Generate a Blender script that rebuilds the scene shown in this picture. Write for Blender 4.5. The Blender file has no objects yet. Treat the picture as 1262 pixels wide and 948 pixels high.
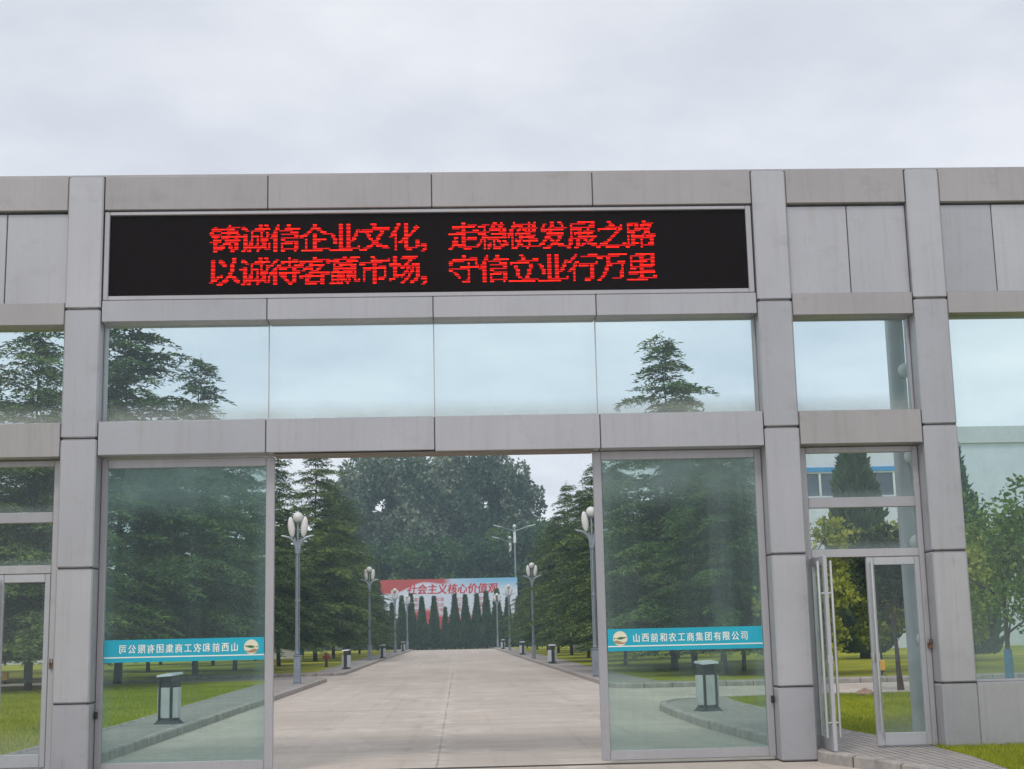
import bpy, math, random
import numpy as np
from mathutils import Vector, Matrix
from mathutils.bvhtree import BVHTree
R = math.radians
random.seed(7)
rng = np.random.default_rng(11)

# ------------------------------------------------------------------ camera, sky, sun, exposure
scn = bpy.context.scene
col = scn.collection
cam_data = bpy.data.cameras.new('camera')
cam = bpy.data.objects.new('camera', cam_data)
col.objects.link(cam)
scn.camera = cam
cam_data.sensor_width = 36.0
cam_data.lens = 36.0 * 1743.41 / 1262.0
cam_data.clip_start = 0.1
cam_data.clip_end = 3000.0
p_, y_, r_ = R(9.969), R(2.3287), R(-1.2802)
fw = Vector((math.sin(y_)*math.cos(p_), math.cos(y_)*math.cos(p_), math.sin(p_)))
rt0 = Vector((math.cos(y_), -math.sin(y_), 0))
up0 = rt0.cross(fw)
rt = math.cos(r_)*rt0 + math.sin(r_)*up0
up = -math.sin(r_)*rt0 + math.cos(r_)*up0
cam.matrix_world = Matrix(((rt.x, up.x, -fw.x, 0), (rt.y, up.y, -fw.y, -17.419), (rt.z, up.z, -fw.z, 1.6), (0, 0, 0, 1)))

SUN_EL, SUN_AZ = 52.0, 205.0          # degrees; azimuth clockwise from +Y: the sun stands behind the camera, to the left
world = bpy.data.worlds.new('World')
scn.world = world
world.use_nodes = True
wt = world.node_tree
wt.nodes.clear()
def wn(t, **k):
    n = wt.nodes.new(t)
    for a, b in k.items(): setattr(n, a, b)
    return n
wo = wn('ShaderNodeOutputWorld'); bg = wn('ShaderNodeBackground')
sky = wn('ShaderNodeTexSky', sky_type='NISHITA', sun_disc=False)
sky.sun_elevation = R(SUN_EL); sky.sun_rotation = R(SUN_AZ)
tc = wn('ShaderNodeTexCoord'); sep = wn('ShaderNodeSeparateXYZ')
wt.links.new(tc.outputs['Generated'], sep.inputs[0])
def wmath(op, a, b=None):
    n = wn('ShaderNodeMath', operation=op)
    for i, v in enumerate((a, b)):
        if v is None: continue
        if isinstance(v, (int, float)): n.inputs[i].default_value = v
        else: wt.links.new(v, n.inputs[i])
    return n.outputs[0]
zz = wmath('ADD', wmath('MAXIMUM', sep.outputs[2], 0.0), 0.16)
cmb = wn('ShaderNodeCombineXYZ')
wt.links.new(wmath('DIVIDE', sep.outputs[0], zz), cmb.inputs[0])
wt.links.new(wmath('DIVIDE', sep.outputs[1], zz), cmb.inputs[1])
no = wn('ShaderNodeTexNoise'); no.inputs['Scale'].default_value = 1.15; no.inputs['Detail'].default_value = 7.0; no.inputs['Roughness'].default_value = 0.55
wt.links.new(cmb.outputs[0], no.inputs['Vector'])
ramp = wn('ShaderNodeValToRGB')
ramp.color_ramp.elements[0].position = 0.38; ramp.color_ramp.elements[0].color = (7.1, 7.45, 8.3, 1)
ramp.color_ramp.elements[1].position = 0.68; ramp.color_ramp.elements[1].color = (10.1, 10.2, 10.6, 1)
wt.links.new(no.outputs['Fac'], ramp.inputs[0])
mx = wn('ShaderNodeMix', data_type='RGBA')
mx.inputs[0].default_value = 0.93                       # overcast: the cloud deck covers nearly all of the blue
wt.links.new(sky.outputs[0], mx.inputs['A']); wt.links.new(ramp.outputs[0], mx.inputs['B'])
wt.links.new(mx.outputs['Result'], bg.inputs['Color'])
hb_ = wn('ShaderNodeMapRange'); hb_.inputs[1].default_value = .02; hb_.inputs[2].default_value = .45; hb_.inputs[3].default_value = .112; hb_.inputs[4].default_value = .097
wt.links.new(sep.outputs[2], hb_.inputs[0]); wt.links.new(hb_.outputs[0], bg.inputs['Strength'])
wt.links.new(bg.outputs[0], wo.inputs[0])

sun_d = bpy.data.lights.new('sun', 'SUN')
sun_d.energy = 1.5; sun_d.angle = R(14); sun_d.color = (1.0, 0.96, 0.9)
sun = bpy.data.objects.new('sun', sun_d); col.objects.link(sun)
sdir = Vector((math.sin(R(SUN_AZ))*math.cos(R(SUN_EL)), math.cos(R(SUN_AZ))*math.cos(R(SUN_EL)), math.sin(R(SUN_EL))))
sun.rotation_euler = sdir.to_track_quat('Z', 'Y').to_euler()
sun.location = (-20, -30, 40)

scn.view_settings.view_transform = 'Standard'
scn.view_settings.look = 'None'
scn.view_settings.exposure = 0.0
scn.view_settings.gamma = 1.0
scn.view_settings.use_curve_mapping = False
scn.render.engine = 'CYCLES'
scn.cycles.use_denoising = True
try: scn.cycles.denoiser = 'OPENIMAGEDENOISE'
except Exception: pass
scn.cycles.max_bounces = 10
scn.cycles.transparent_max_bounces = 24
scn.cycles.volume_bounces = 2
scn.cycles.sample_clamp_indirect = 6.0

# ------------------------------------------------------------------ helpers
class MB:
    """collects shapes, then links them as ONE mesh object"""
    def __init__(s): s.v = []; s.f = []; s.n = 0; s.chunks = []
    def add(s, vs, fs):
        b = s.n
        s.v.extend([tuple(q) for q in vs]); s.n += len(vs)
        s.f.extend([tuple(i+b for i in f) for f in fs])
    def box(s, x0, x1, y0, y1, z0, z1):
        s.add([(x0,y0,z0),(x1,y0,z0),(x1,y1,z0),(x0,y1,z0),(x0,y0,z1),(x1,y0,z1),(x1,y1,z1),(x0,y1,z1)],
              [(0,3,2,1),(4,5,6,7),(0,1,5,4),(1,2,6,5),(2,3,7,6),(3,0,4,7)])
    def cbox(s, x0, x1, y0, y1, z0, z1, c=0.012):
        """box with chamfered edges all round the front and the ends"""
        X = [(x0+c, x1-c), (x0, x1)]
        ring = lambda k, z: [(x0+c+k, y0+k, z), (x1-c-k, y0+k, z), (x1-k, y0+c+k, z), (x1-k, y1, z), (x0+k, y1, z), (x0+k, y0+c+k, z)]
        R4 = [ring(c, z0), ring(0, z0+c), ring(0, z1-c), ring(c, z1)]
        vs = sum(R4, []); fs = []
        for k in range(3):
            for i in range(6):
                j = (i+1) % 6
                fs.append((k*6+i, k*6+j, k*6+6+j, k*6+6+i))
        fs.append(tuple(range(5, -1, -1))); fs.append(tuple(range(18, 24)))
        s.add(vs, fs)
    def prism(s, poly, z0, z1):
        n = len(poly)
        s.add([(x,y,z0) for x,y in poly]+[(x,y,z1) for x,y in poly],
              [tuple(range(n-1,-1,-1)), tuple(range(n,2*n))]+[(i,(i+1)%n,n+(i+1)%n,n+i) for i in range(n)])
    def tube(s, pts, rad, n=8, cap=True):
        pts = [Vector(q) for q in pts]
        if not hasattr(rad, '__len__'): rad = [rad]*len(pts)
        vs = []; fs = []
        ref = None
        for i, q in enumerate(pts):
            t = (pts[min(i+1, len(pts)-1)]-pts[max(i-1, 0)]).normalized()
            if ref is None: ref = Vector((0,0,1)) if abs(t.z) < .9 else Vector((1,0,0))
            a = (ref - t*ref.dot(t)).normalized(); b = t.cross(a); ref = a
            for k in range(n):
                an = 2*math.pi*k/n
                vs.append(q + (a*math.cos(an)+b*math.sin(an))*rad[i])
        for i in range(len(pts)-1):
            for k in range(n):
                k2 = (k+1) % n
                fs.append((i*n+k, i*n+k2, (i+1)*n+k2, (i+1)*n+k))
        if cap:
            fs.append(tuple(range(n-1,-1,-1))); fs.append(tuple((len(pts)-1)*n+k for k in range(n)))
        s.add(vs, fs)
    def lathe(s, prof, cx=0, cy=0, n=16):
        vs = []; fs = []
        for r, z in prof:
            for k in range(n):
                an = 2*math.pi*(k+.5)/n
                vs.append((cx+r*math.cos(an), cy+r*math.sin(an), z))
        for i in range(len(prof)-1):
            for k in range(n):
                k2 = (k+1) % n
                fs.append((i*n+k, i*n+k2, (i+1)*n+k2, (i+1)*n+k))
        fs.append(tuple(range(n-1,-1,-1))); fs.append(tuple((len(prof)-1)*n+k for k in range(n)))
        s.add(vs, fs)
    def ball(s, c, r, n=14, m=8, sx=1, sy=1, sz=1):
        vs = [(c[0], c[1], c[2]-r*sz)]; fs = []
        for i in range(1, m):
            th = math.pi*i/m
            for k in range(n):
                an = 2*math.pi*k/n
                vs.append((c[0]+r*sx*math.sin(th)*math.cos(an), c[1]+r*sy*math.sin(th)*math.sin(an), c[2]-r*sz*math.cos(th)))
        vs.append((c[0], c[1], c[2]+r*sz)); L = len(vs)-1
        for k in range(n):
            k2 = (k+1) % n
            fs.append((0, 1+k2, 1+k)); fs.append((L, 1+(m-2)*n+k, 1+(m-2)*n+k2))
            for i in range(m-2):
                fs.append((1+i*n+k, 1+i*n+k2, 1+(i+1)*n+k2, 1+(i+1)*n+k))
        s.add(vs, fs)
    def xf(s, M):
        s.v = [tuple(M @ Vector(q)) for q in s.v]; return s
    def build(s, name, mat, parent=None, smooth=False):
        me = bpy.data.meshes.new(name)
        me.from_pydata(s.v, [], s.f)
        return link(name, me, mat, parent, smooth)

def link(name, me, mat, parent=None, smooth=False):
    me.materials.append(mat)
    if smooth:
        me.polygons.foreach_set('use_smooth', [True]*len(me.polygons))
        try: me.set_sharp_from_angle(angle=R(38))
        except Exception: pass
    me.update()
    o = bpy.data.objects.new(name, me); col.objects.link(o)
    if parent: o.parent = parent
    return o
def np_mesh(name, V, F):
    """V (n,3); F (m,k) with constant k"""
    me = bpy.data.meshes.new(name)
    m, k = F.shape
    me.vertices.add(len(V)); me.loops.add(m*k); me.polygons.add(m)
    me.vertices.foreach_set('co', V.astype(np.float32).ravel())
    me.polygons.foreach_set('loop_start', np.arange(0, m*k, k, dtype=np.int32))
    me.loops.foreach_set('vertex_index', F.astype(np.int32).ravel())
    me.update(calc_edges=True); me.validate()
    return me
def tag(o, label=None, cat=None, group=None, kind=None):
    for k, v in (('label', label), ('category', cat), ('group', group), ('kind', kind)):
        if v: o[k] = v
    return o
def empty(name, loc=(0,0,0), rz=0):
    o = bpy.data.objects.new(name, None); col.objects.link(o)
    o.location = loc; o.rotation_euler = (0,0,rz); o.empty_display_size = .3
    return o
def children(o): return [c for c in bpy.data.objects if c.parent == o]
def copy_tree(o, parent=None):
    c = o.copy(); col.objects.link(c)
    if parent: c.parent = parent
    for ch in children(o): copy_tree(ch, c)
    return c
def structure(o): o['kind'] = 'structure'; return o

# ------------------------------------------------------------------ materials
class NT:
    def __init__(s, name):
        s.m = bpy.data.materials.new(name); s.m.use_nodes = True; s.t = s.m.node_tree; s.t.nodes.clear()
        s.out = s.n('ShaderNodeOutputMaterial')
    def n(s, t, **k):
        q = s.t.nodes.new(t)
        for a, b in k.items(): setattr(q, a, b)
        return q
    def set(s, sock, v):
        if isinstance(v, bpy.types.NodeSocket): s.t.links.new(v, sock)
        elif isinstance(v, (tuple, list)) and len(v) == 3 and sock.type == 'RGBA': sock.default_value = (*v, 1)
        else: sock.default_value = v
    def math(s, op, a, b=0.0, clamp=False):
        q = s.n('ShaderNodeMath', operation=op); q.use_clamp = clamp
        s.set(q.inputs[0], a); s.set(q.inputs[1], b); return q.outputs[0]
    def mix(s, f, a, b, blend='MIX'):
        q = s.n('ShaderNodeMix', data_type='RGBA', blend_type=blend)
        s.set(q.inputs[0], f); s.set(q.inputs['A'], a); s.set(q.inputs['B'], b); return q.outputs['Result']
    def coord(s, kind='Object'): return s.n('ShaderNodeTexCoord').outputs[kind]
    def pos(s): return s.n('ShaderNodeNewGeometry').outputs['Position']
    def map(s, v, sc=(1,1,1), loc=(0,0,0), rot=(0,0,0)):
        q = s.n('ShaderNodeMapping'); s.set(q.inputs[0], v)
        q.inputs['Location'].default_value = loc; q.inputs['Rotation'].default_value = rot; q.inputs['Scale'].default_value = sc
        return q.outputs[0]
    def noise(s, v, scale, detail=4, rough=.55):
        q = s.n('ShaderNodeTexNoise'); s.set(q.inputs['Vector'], v)
        q.inputs['Scale'].default_value = scale; q.inputs['Detail'].default_value = detail; q.inputs['Roughness'].default_value = rough
        return q.outputs['Fac']
    def ramp(s, f, stops):
        q = s.n('ShaderNodeValToRGB'); s.set(q.inputs[0], f)
        e = q.color_ramp.elements
        while len(e) < len(stops): e.new(0.5)
        for i, (p, c) in enumerate(stops):
            e[i].position = p; e[i].color = (*c, 1) if len(c) == 3 else c
        return q.outputs[0]
    def rng(s, f, a, b, c=0.0, d=1.0, smooth=False):
        q = s.n('ShaderNodeMapRange'); q.clamp = True
        if smooth: q.interpolation_type = 'SMOOTHSTEP'
        s.set(q.inputs[0], f)
        for i, v in enumerate((a, b, c, d)): s.set(q.inputs[1+i], v)
        return q.outputs[0]
    def bump(s, h, strength=.3, dist=.01):
        q = s.n('ShaderNodeBump'); q.inputs['Strength'].default_value = strength; q.inputs['Distance'].default_value = dist
        s.set(q.inputs['Height'], h); return q.outputs[0]
    def sep(s, v):
        q = s.n('ShaderNodeSeparateXYZ'); s.set(q.inputs[0], v); return q.outputs
    def pbr(s, color, rough=.5, metal=0.0, normal=None, spec=.5, emit=None, es=0):
        q = s.n('ShaderNodeBsdfPrincipled')
        s.set(q.inputs['Base Color'], color); s.set(q.inputs['Roughness'], rough); s.set(q.inputs['Metallic'], metal)
        s.set(q.inputs['Specular IOR Level'], spec)
        if normal: s.set(q.inputs['Normal'], normal)
        if emit: s.set(q.inputs['Emission Color'], emit); q.inputs['Emission Strength'].default_value = es
        s.t.links.new(q.outputs[0], s.out.inputs[0]); return s.m

def plain(name, c, rough=.5, metal=0.0, var=.12, scale=3.0, spec=.5):
    t = NT(name); f = t.noise(t.coord(), scale, 5)
    lo = tuple(x*(1-var) for x in c); hi = tuple(min(1, x*(1+var)) for x in c)
    return t.pbr(t.ramp(f, [(.3, lo), (.7, hi)]), rough, metal, spec=spec)

def cladding(name, base, warm):
    t = NT(name); P = t.pos()
    big = t.noise(t.map(P, (.9, 1, .6)), .9, 4)
    streak = t.noise(t.map(P, (7, 7, .35)), 1.6, 5, .65)
    fine = t.noise(P, 40, 3)
    c = t.ramp(big, [(.32, tuple(x*.93 for x in base)), (.68, tuple(x*1.05 for x in base))])
    c = t.mix(t.rng(streak, .52, .78, 0, .34), c, warm)
    c = t.mix(t.rng(fine, .35, .7, 0, .06), c, (.1, .1, .1))
    isl = t.n('ShaderNodeNewGeometry').outputs['Random Per Island']
    c = t.mix(1.0, c, t.ramp(isl, [(0, (.90,.90,.91)), (1, (1.06,1.05,1.04))]), 'MULTIPLY')
    smudge = t.noise(t.map(P, (1.5, 1, 2.2)), 1.3, 6, .68)
    c = t.mix(t.rng(smudge, .56, .74, 0, .32), c, tuple(x*.8 for x in warm))
    drip = t.noise(t.map(P, (22, 22, .5)), 1.0, 3, .5)
    c = t.mix(t.math('MULTIPLY', t.rng(drip, .62, .74, 0, .3), t.rng(smudge, .42, .6)), c, tuple(x*.7 for x in warm))
    return t.pbr(c, t.rng(streak, .3, .7, .34, .5), .45, t.bump(t.noise(P, 1.3, 2), .35, .02), .5)
M = {}
M['clad'] = cladding('aluminium_cladding', (.44, .44, .46), (.33, .305, .29))
M['clad_dirty'] = cladding('stained_cladding', (.385, .365, .362), (.25, .215, .19))
M['soffit'] = plain('soffit_board', (.2, .17, .14), .7)
M['core'] = plain('joint_seal', (.02, .02, .022), .7)
M['frame'] = cladding('window_frame_metal', (.44, .435, .45), (.33, .31, .30))
M['door'] = cladding('door_metal', (.50, .51, .53), (.4, .39, .38))
M['steel'] = plain('brushed_steel', (.6, .6, .6), .28, .9)
M['white_paint'] = plain('white_paint', (.66, .68, .68), .4)
M['pipe_grey'] = plain('pale_grey_pipe_paint', (.40,.43,.45), .4)
M['black'] = plain('black_plastic', (.015, .015, .017), .5)
M['rust'] = plain('rusty_iron', (.13, .075, .04), .8, var=.5, scale=40)
M['galv'] = plain('grey_lamp_paint', (.26, .29, .34), .42, .45)
M['opal'] = plain('opal_glass', (.66, .65, .64), .25, var=.04)
M['bin_silver'] = plain('bin_silver', (.52, .54, .56), .38, .25)
M['bin_dark'] = plain('bin_dark', (.03, .035, .045), .5)
M['red_paint'] = plain('hydrant_red', (.35, .03, .03), .45)
M['yellow'] = plain('yellow_paint', (.7, .36, .02), .5)
M['blue'] = plain('blue_board', (.03, .16, .33), .5)
M['bark'] = plain('bark', (.045, .036, .03), .9, var=.4, scale=6)
M['bark_pale'] = plain('pale_bark', (.11, .09, .07), .9, var=.35, scale=6)
M['trunk_blue'] = plain('blue_trunk_wash', (.05, .22, .38), .8, var=.2, scale=8)
M['stone'] = plain('lawn_stone', (.3, .21, .16), .85, var=.3, scale=9)
M['rail'] = plain('track_steel', (.09, .08, .07), .6, .4)

def glass(name, tint, dust_and_glare=(.5,.56,.58), top=0.0, bottom=0.0, side=0.0, all_over=.02, streak=0.0, bot_col=None, rough=0.0, ior=1.5, sscale=(5.5,1,.18)):
    t = NT(name); g = t.coord('Generated'); sx, sy, sz = t.sep(g)
    P = t.pos()
    tr = t.n('ShaderNodeBsdfTransparent'); tr.inputs[0].default_value = (*tint, 1)
    gl = t.n('ShaderNodeBsdfGlossy'); gl.inputs['Roughness'].default_value = rough; gl.inputs['Color'].default_value = (.9, .95, .95, 1)
    bn = t.bump(t.noise(P, 1.1, 2), .05, .02); t.set(gl.inputs['Normal'], bn)
    fr = t.n('ShaderNodeFresnel'); fr.inputs['IOR'].default_value = ior
    m1 = t.n('ShaderNodeMixShader')
    t.set(m1.inputs[0], t.math('MULTIPLY', fr.outputs[0], .5)); t.t.links.new(tr.outputs[0], m1.inputs[1]); t.t.links.new(gl.outputs[0], m1.inputs[2])
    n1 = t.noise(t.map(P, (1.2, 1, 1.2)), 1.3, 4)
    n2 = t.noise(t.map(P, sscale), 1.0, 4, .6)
    d = t.math('MULTIPLY', t.rng(sz, .80, 1.0, 0, 1, True), t.math('MULTIPLY', t.rng(n1, .25, .7), top))  # milky veil at the top: a reflection painted into the pane
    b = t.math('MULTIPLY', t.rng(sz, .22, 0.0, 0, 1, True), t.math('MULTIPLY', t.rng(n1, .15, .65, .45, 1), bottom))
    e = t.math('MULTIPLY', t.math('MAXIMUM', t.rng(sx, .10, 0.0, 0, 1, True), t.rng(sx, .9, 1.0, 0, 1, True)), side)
    s_ = t.math('MULTIPLY', t.rng(n2, .45, .72), streak)  # pale streaks
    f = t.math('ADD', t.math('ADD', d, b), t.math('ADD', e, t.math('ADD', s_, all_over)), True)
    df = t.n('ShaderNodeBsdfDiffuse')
    if bot_col: t.set(df.inputs[0], t.mix(t.rng(sz, .3, .12), dust_and_glare, bot_col))
    else: df.inputs[0].default_value = (*dust_and_glare, 1)
    tl = t.n('ShaderNodeBsdfTranslucent'); t.t.links.new(df.inputs[0].links[0].from_socket, tl.inputs[0]) if df.inputs[0].is_linked else setattr(tl.inputs[0], 'default_value', (*dust_and_glare, 1))
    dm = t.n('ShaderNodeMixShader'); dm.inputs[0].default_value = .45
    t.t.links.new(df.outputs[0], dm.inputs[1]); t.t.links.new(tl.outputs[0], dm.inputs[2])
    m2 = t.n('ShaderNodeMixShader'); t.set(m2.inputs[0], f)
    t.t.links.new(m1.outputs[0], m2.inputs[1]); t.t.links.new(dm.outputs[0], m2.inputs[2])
    t.t.links.new(m2.outputs[0], t.out.inputs[0])
    return t.m
M['glass_up'] = glass('tinted_upper_glass', (.885, .955, .965), bottom=.34, side=.02, all_over=.012, bot_col=(.62, .62, .55))
M['glass_big'] = glass('dusty_glare_gate_glass', (.83, .935, .905), dust_and_glare=(.34, .47, .46), top=.62, bottom=.10, side=.12, all_over=.004, streak=.035)  # dust below and at the sides; the top veil is painted reflection
M['glass_right'] = glass('reflection_band_gate_glass', (.83, .93, .89), dust_and_glare=(.40, .50, .50), top=.55, bottom=.10, side=.14, all_over=.004, streak=.13, sscale=(2.6,1,.07))  # wide vertical streaks paint mirrored bands into the pane, over real edge dust
M['glass_door'] = glass('door_glass', (.93, .965, .96), dust_and_glare=(.5, .56, .58), bottom=.16, side=.04, all_over=.015)
M['glass_wall'] = glass('wall_bay_glass', (.885, .955, .955), dust_and_glare=(.45, .52, .52), bottom=.22, side=.02, all_over=.02)

# concrete road: slabs with joints, worn lanes, stains
def concrete():
    t = NT('worn_concrete'); P = t.pos(); x, y, z = t.sep(P)
    wob = t.math('MULTIPLY', t.math('SUBTRACT', t.noise(t.map(P, (1, .35, 1)), 1.4, 3), .5), .16)
    big = t.noise(t.map(P, (.35, .12, 1)), 1.0, 5)
    bands = t.noise(t.map(P, (.1, .9, 1)), 1.2, 4, .6)
    lanes = t.noise(t.map(P, (1.1, .03, 1)), 1.0, 3)
    c = t.ramp(big, [(.30, (.43, .365, .315)), (.70, (.585, .505, .44))])
    c = t.mix(t.rng(bands, .45, .72, 0, .75), c, (.40, .345, .30))
    c = t.mix(t.rng(lanes, .5, .75, 0, .35), c, (.62, .545, .48))
    c = t.mix(t.rng(t.noise(P, 2.6, 5, .65), .58, .74, 0, .5), c, (.30, .27, .25))
    fine = t.noise(P, 26, 4, .7)
    c = t.mix(t.rng(fine, .35, .72, 0, .32), c, (.25, .23, .21))
    spots = t.noise(t.map(P, (1.6, 1.6, 1)), 1.0, 5, .7)
    c = t.mix(t.rng(spots, .60, .70, 0, .45), c, (.2, .18, .165))
    tyre = t.math('MULTIPLY', t.rng(t.noise(t.map(P, (3.2, .02, 1)), 1.0, 2), .56, .66), t.rng(t.noise(P, .8, 3), .4, .6, .0, .35))
    c = t.mix(tyre, c, (.27, .24, .215))
    jx = t.math('ABSOLUTE', t.math('ADD', t.math('SUBTRACT', x, -.30), t.math('MULTIPLY', wob, .35)))
    cj = t.math('MULTIPLY', t.rng(jx, .022, .008), t.rng(t.noise(t.map(P, (1, .16, 1)), 1.0, 3), .4, .62, .25, 1))
    yy = t.math('ADD', y, wob)
    fy = t.math('ABSOLUTE', t.math('SUBTRACT', t.math('FRACT', t.math('DIVIDE', yy, 5.5)), .5))
    tj = t.rng(fy, .0075, .003)
    j = t.math('MAXIMUM', t.math('MULTIPLY', cj, .75), t.math('MULTIPLY', tj, .55))
    # pale mortar smear along the joints
    patch = t.noise(t.map(P, (.9, .5, 1), loc=(7,3,0)), 1.0, 6, .72)
    c = t.mix(t.rng(patch, .54, .66, 0, .45), c, (.64, .57, .505))
    sm = t.math('MULTIPLY', t.math('MAXIMUM', t.rng(jx, .22, .05), t.rng(fy, .05, .012)), t.rng(t.noise(P, 2.2, 3), .40, .65, 0, .7))
    c = t.mix(sm, c, (.62, .57, .52))
    crack = t.n('ShaderNodeTexVoronoi', feature='DISTANCE_TO_EDGE'); t.set(crack.inputs['Vector'], t.map(t.n('ShaderNodeVectorMath', operation='ADD').outputs[0], (.2, .16, 1)))
    vm = crack.inputs['Vector'].links[0].from_node.inputs[0].links[0].from_node
    nz = t.n('ShaderNodeTexNoise'); nz.inputs['Scale'].default_value = 1.5; nz.inputs['Detail'].default_value = 5; t.set(nz.inputs['Vector'], P)
    t.set(vm.inputs[0], P); t.set(vm.inputs[1], nz.outputs['Color']); crack.inputs['Scale'].default_value = 1.0
    ck = t.math('MULTIPLY', t.rng(crack.outputs['Distance'], .006, .001), t.rng(t.noise(P, .35, 2), .52, .6, 0, .5))
    j = t.math('MAXIMUM', j, ck)
    c = t.mix(j, c, (.14, .125, .11))
    return t.pbr(c, .85, 0, t.bump(t.math('SUBTRACT', fine, j), .25, .01), .3)
M['road'] = concrete()
def paving():
    t = NT('brick_paving'); P = t.pos()
    br = t.n('ShaderNodeTexBrick'); t.set(br.inputs['Vector'], t.map(P, (1, 1, 1), rot=(0, 0, R(90))))
    br.inputs['Scale'].default_value = 1.0; br.inputs['Brick Width'].default_value = .22; br.inputs['Row Height'].default_value = .11
    br.inputs['Mortar Size'].default_value = .012; br.inputs['Bias'].default_value = 0
    br.inputs['Color1'].default_value = (.37, .33, .31, 1); br.inputs['Color2'].default_value = (.29, .27, .265, 1); br.inputs['Mortar'].default_value = (.12, .11, .095, 1)
    c = t.mix(t.rng(t.noise(P, .9, 5), .4, .75, 0, .5), br.outputs['Color'], (.42, .38, .34))
    return t.pbr(c, .9, 0, t.bump(br.outputs['Fac'], -.4, .01), .3)
M['paving'] = paving()
def kerbstone():
    t = NT('kerb_stone'); P = t.pos(); x, y, z = t.sep(P)
    fr = t.math('ABSOLUTE', t.math('SUBTRACT', t.math('FRACT', t.math('DIVIDE', t.math('ADD', x, y), .8)), .5))
    c = t.ramp(t.noise(P, 5, 5), [(.3, (.29, .26, .24)), (.7, (.45, .41, .38))])
    c = t.mix(t.rng(t.noise(t.map(P, (2, 2, .6)), 1.6, 4), .5, .75, 0, .6), c, (.2, .18, .165))
    c = t.mix(t.rng(fr, .02, .008), c, (.1, .09, .08))
    return t.pbr(c, .9, 0, t.bump(t.noise(P, 20, 4), .4, .01), .3)
M['kerb'] = kerbstone()
def lawn_mat():
    t = NT('mown_lawn'); P = t.pos()
    c = t.ramp(t.noise(t.map(P, (.5, .5, 1)), .5, 5), [(.3, (.17, .20, .012)), (.55, (.35, .35, .014)), (.75, (.47, .42, .03))])
    c = t.mix(t.rng(t.noise(P, 6, 5, .7), .4, .75, 0, .55), c, (.08, .115, .018))
    c = t.mix(t.rng(t.noise(P, .3, 5, .65), .56, .72, 0, .6), c, (.30, .25, .08))
    return t.pbr(c, .9, 0, t.bump(t.noise(P, 22, 4, .7), .8, .04), .2)
M['lawn'] = lawn_mat()
def earth():
    t = NT('earth_and_weeds'); P = t.pos()
    c = t.ramp(t.noise(P, .3, 6, .65), [(.3, (.05, .075, .02)), (.55, (.1, .12, .035)), (.75, (.16, .14, .08))])
    return t.pbr(c, .95, spec=.2)
M['earth'] = earth()
def leaf_mat(name, dark, mid, light, clump=.35, transl=.22, tree=.2):
    t = NT(name); P = t.coord('Object'); g = t.n('ShaderNodeNewGeometry')
    oi = t.n('ShaderNodeObjectInfo')
    f = t.math('ADD', t.math('MULTIPLY', t.noise(P, clump, 4, .6), .62), t.math('MULTIPLY', g.outputs['Random Per Island'], .3))
    f = t.math('ADD', f, t.math('MULTIPLY', t.math('SUBTRACT', oi.outputs['Random'], .5), tree))
    c = t.ramp(f, [(.26, dark), (.46, mid), (.68, light)])
    d = t.n('ShaderNodeBsdfPrincipled'); t.set(d.inputs['Base Color'], c); d.inputs['Roughness'].default_value = .6; d.inputs['Specular IOR Level'].default_value = .25
    l = t.n('ShaderNodeBsdfTranslucent'); t.set(l.inputs[0], c)
    m = t.n('ShaderNodeMixShader'); m.inputs[0].default_value = transl
    t.t.links.new(d.outputs[0], m.inputs[1]); t.t.links.new(l.outputs[0], m.inputs[2]); t.t.links.new(m.outputs[0], t.out.inputs[0])
    return t.m
M['cedar'] = leaf_mat('cedar_needles', (.026, .056, .022), (.070, .13, .034), (.19, .25, .055), .9, .14)
M['cypress'] = leaf_mat('cypress_sprays', (.03, .07, .036), (.06, .125, .055), (.10, .175, .07), .9, .15)
M['poplar'] = leaf_mat('poplar_leaves', (.03, .07, .045), (.08, .14, .075), (.30, .34, .24), .32, .15, .34)
M['wood'] = leaf_mat('wood_leaves', (.022, .06, .028), (.055, .13, .045), (.15, .24, .065), .3, .15, .3)
M['ygreen'] = leaf_mat('yellow_green_leaves', (.06, .10, .012), (.20, .25, .022), (.42, .43, .06), 1.2, .25)
M['dgreen'] = leaf_mat('dark_leaves', (.02, .04, .015), (.035, .065, .02), (.07, .1, .03), 1.2)
M['sapling'] = leaf_mat('sapling_leaves', (.05, .10, .018), (.11, .19, .03), (.24, .31, .07), 1.5, .3)
M['grass'] = leaf_mat('grass_blades', (.14, .20, .014), (.27, .33, .016), (.42, .42, .035), .5, .3)

# ------------------------------------------------------------------ lettering
def text_geo(body, size=1.0, offset=0.0, extrude=0.0, align='CENTER'):
    cu = bpy.data.curves.new('lettering_curve', 'FONT')
    cu.body = body; cu.size = size; cu.align_x = align; cu.offset = offset; cu.extrude = extrude; cu.resolution_u = 4
    o = bpy.data.objects.new('lettering_curve', cu); col.objects.link(o)
    bpy.context.view_layer.update()
    ev = o.evaluated_get(bpy.context.evaluated_depsgraph_get())
    me = ev.to_mesh()
    vs = [tuple(v.co) for v in me.vertices]; fs = [tuple(p.vertices) for p in me.polygons]
    ev.to_mesh_clear()
    bpy.data.objects.remove(o); bpy.data.curves.remove(cu)
    return vs, fs
def glyph_geo(ch, size, offset=0.0, extrude=0.0):
    """one glyph scaled so that its box is centred on the origin"""
    vs, fs = text_geo(ch, size, offset, extrude)
    return vs, fs

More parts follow.
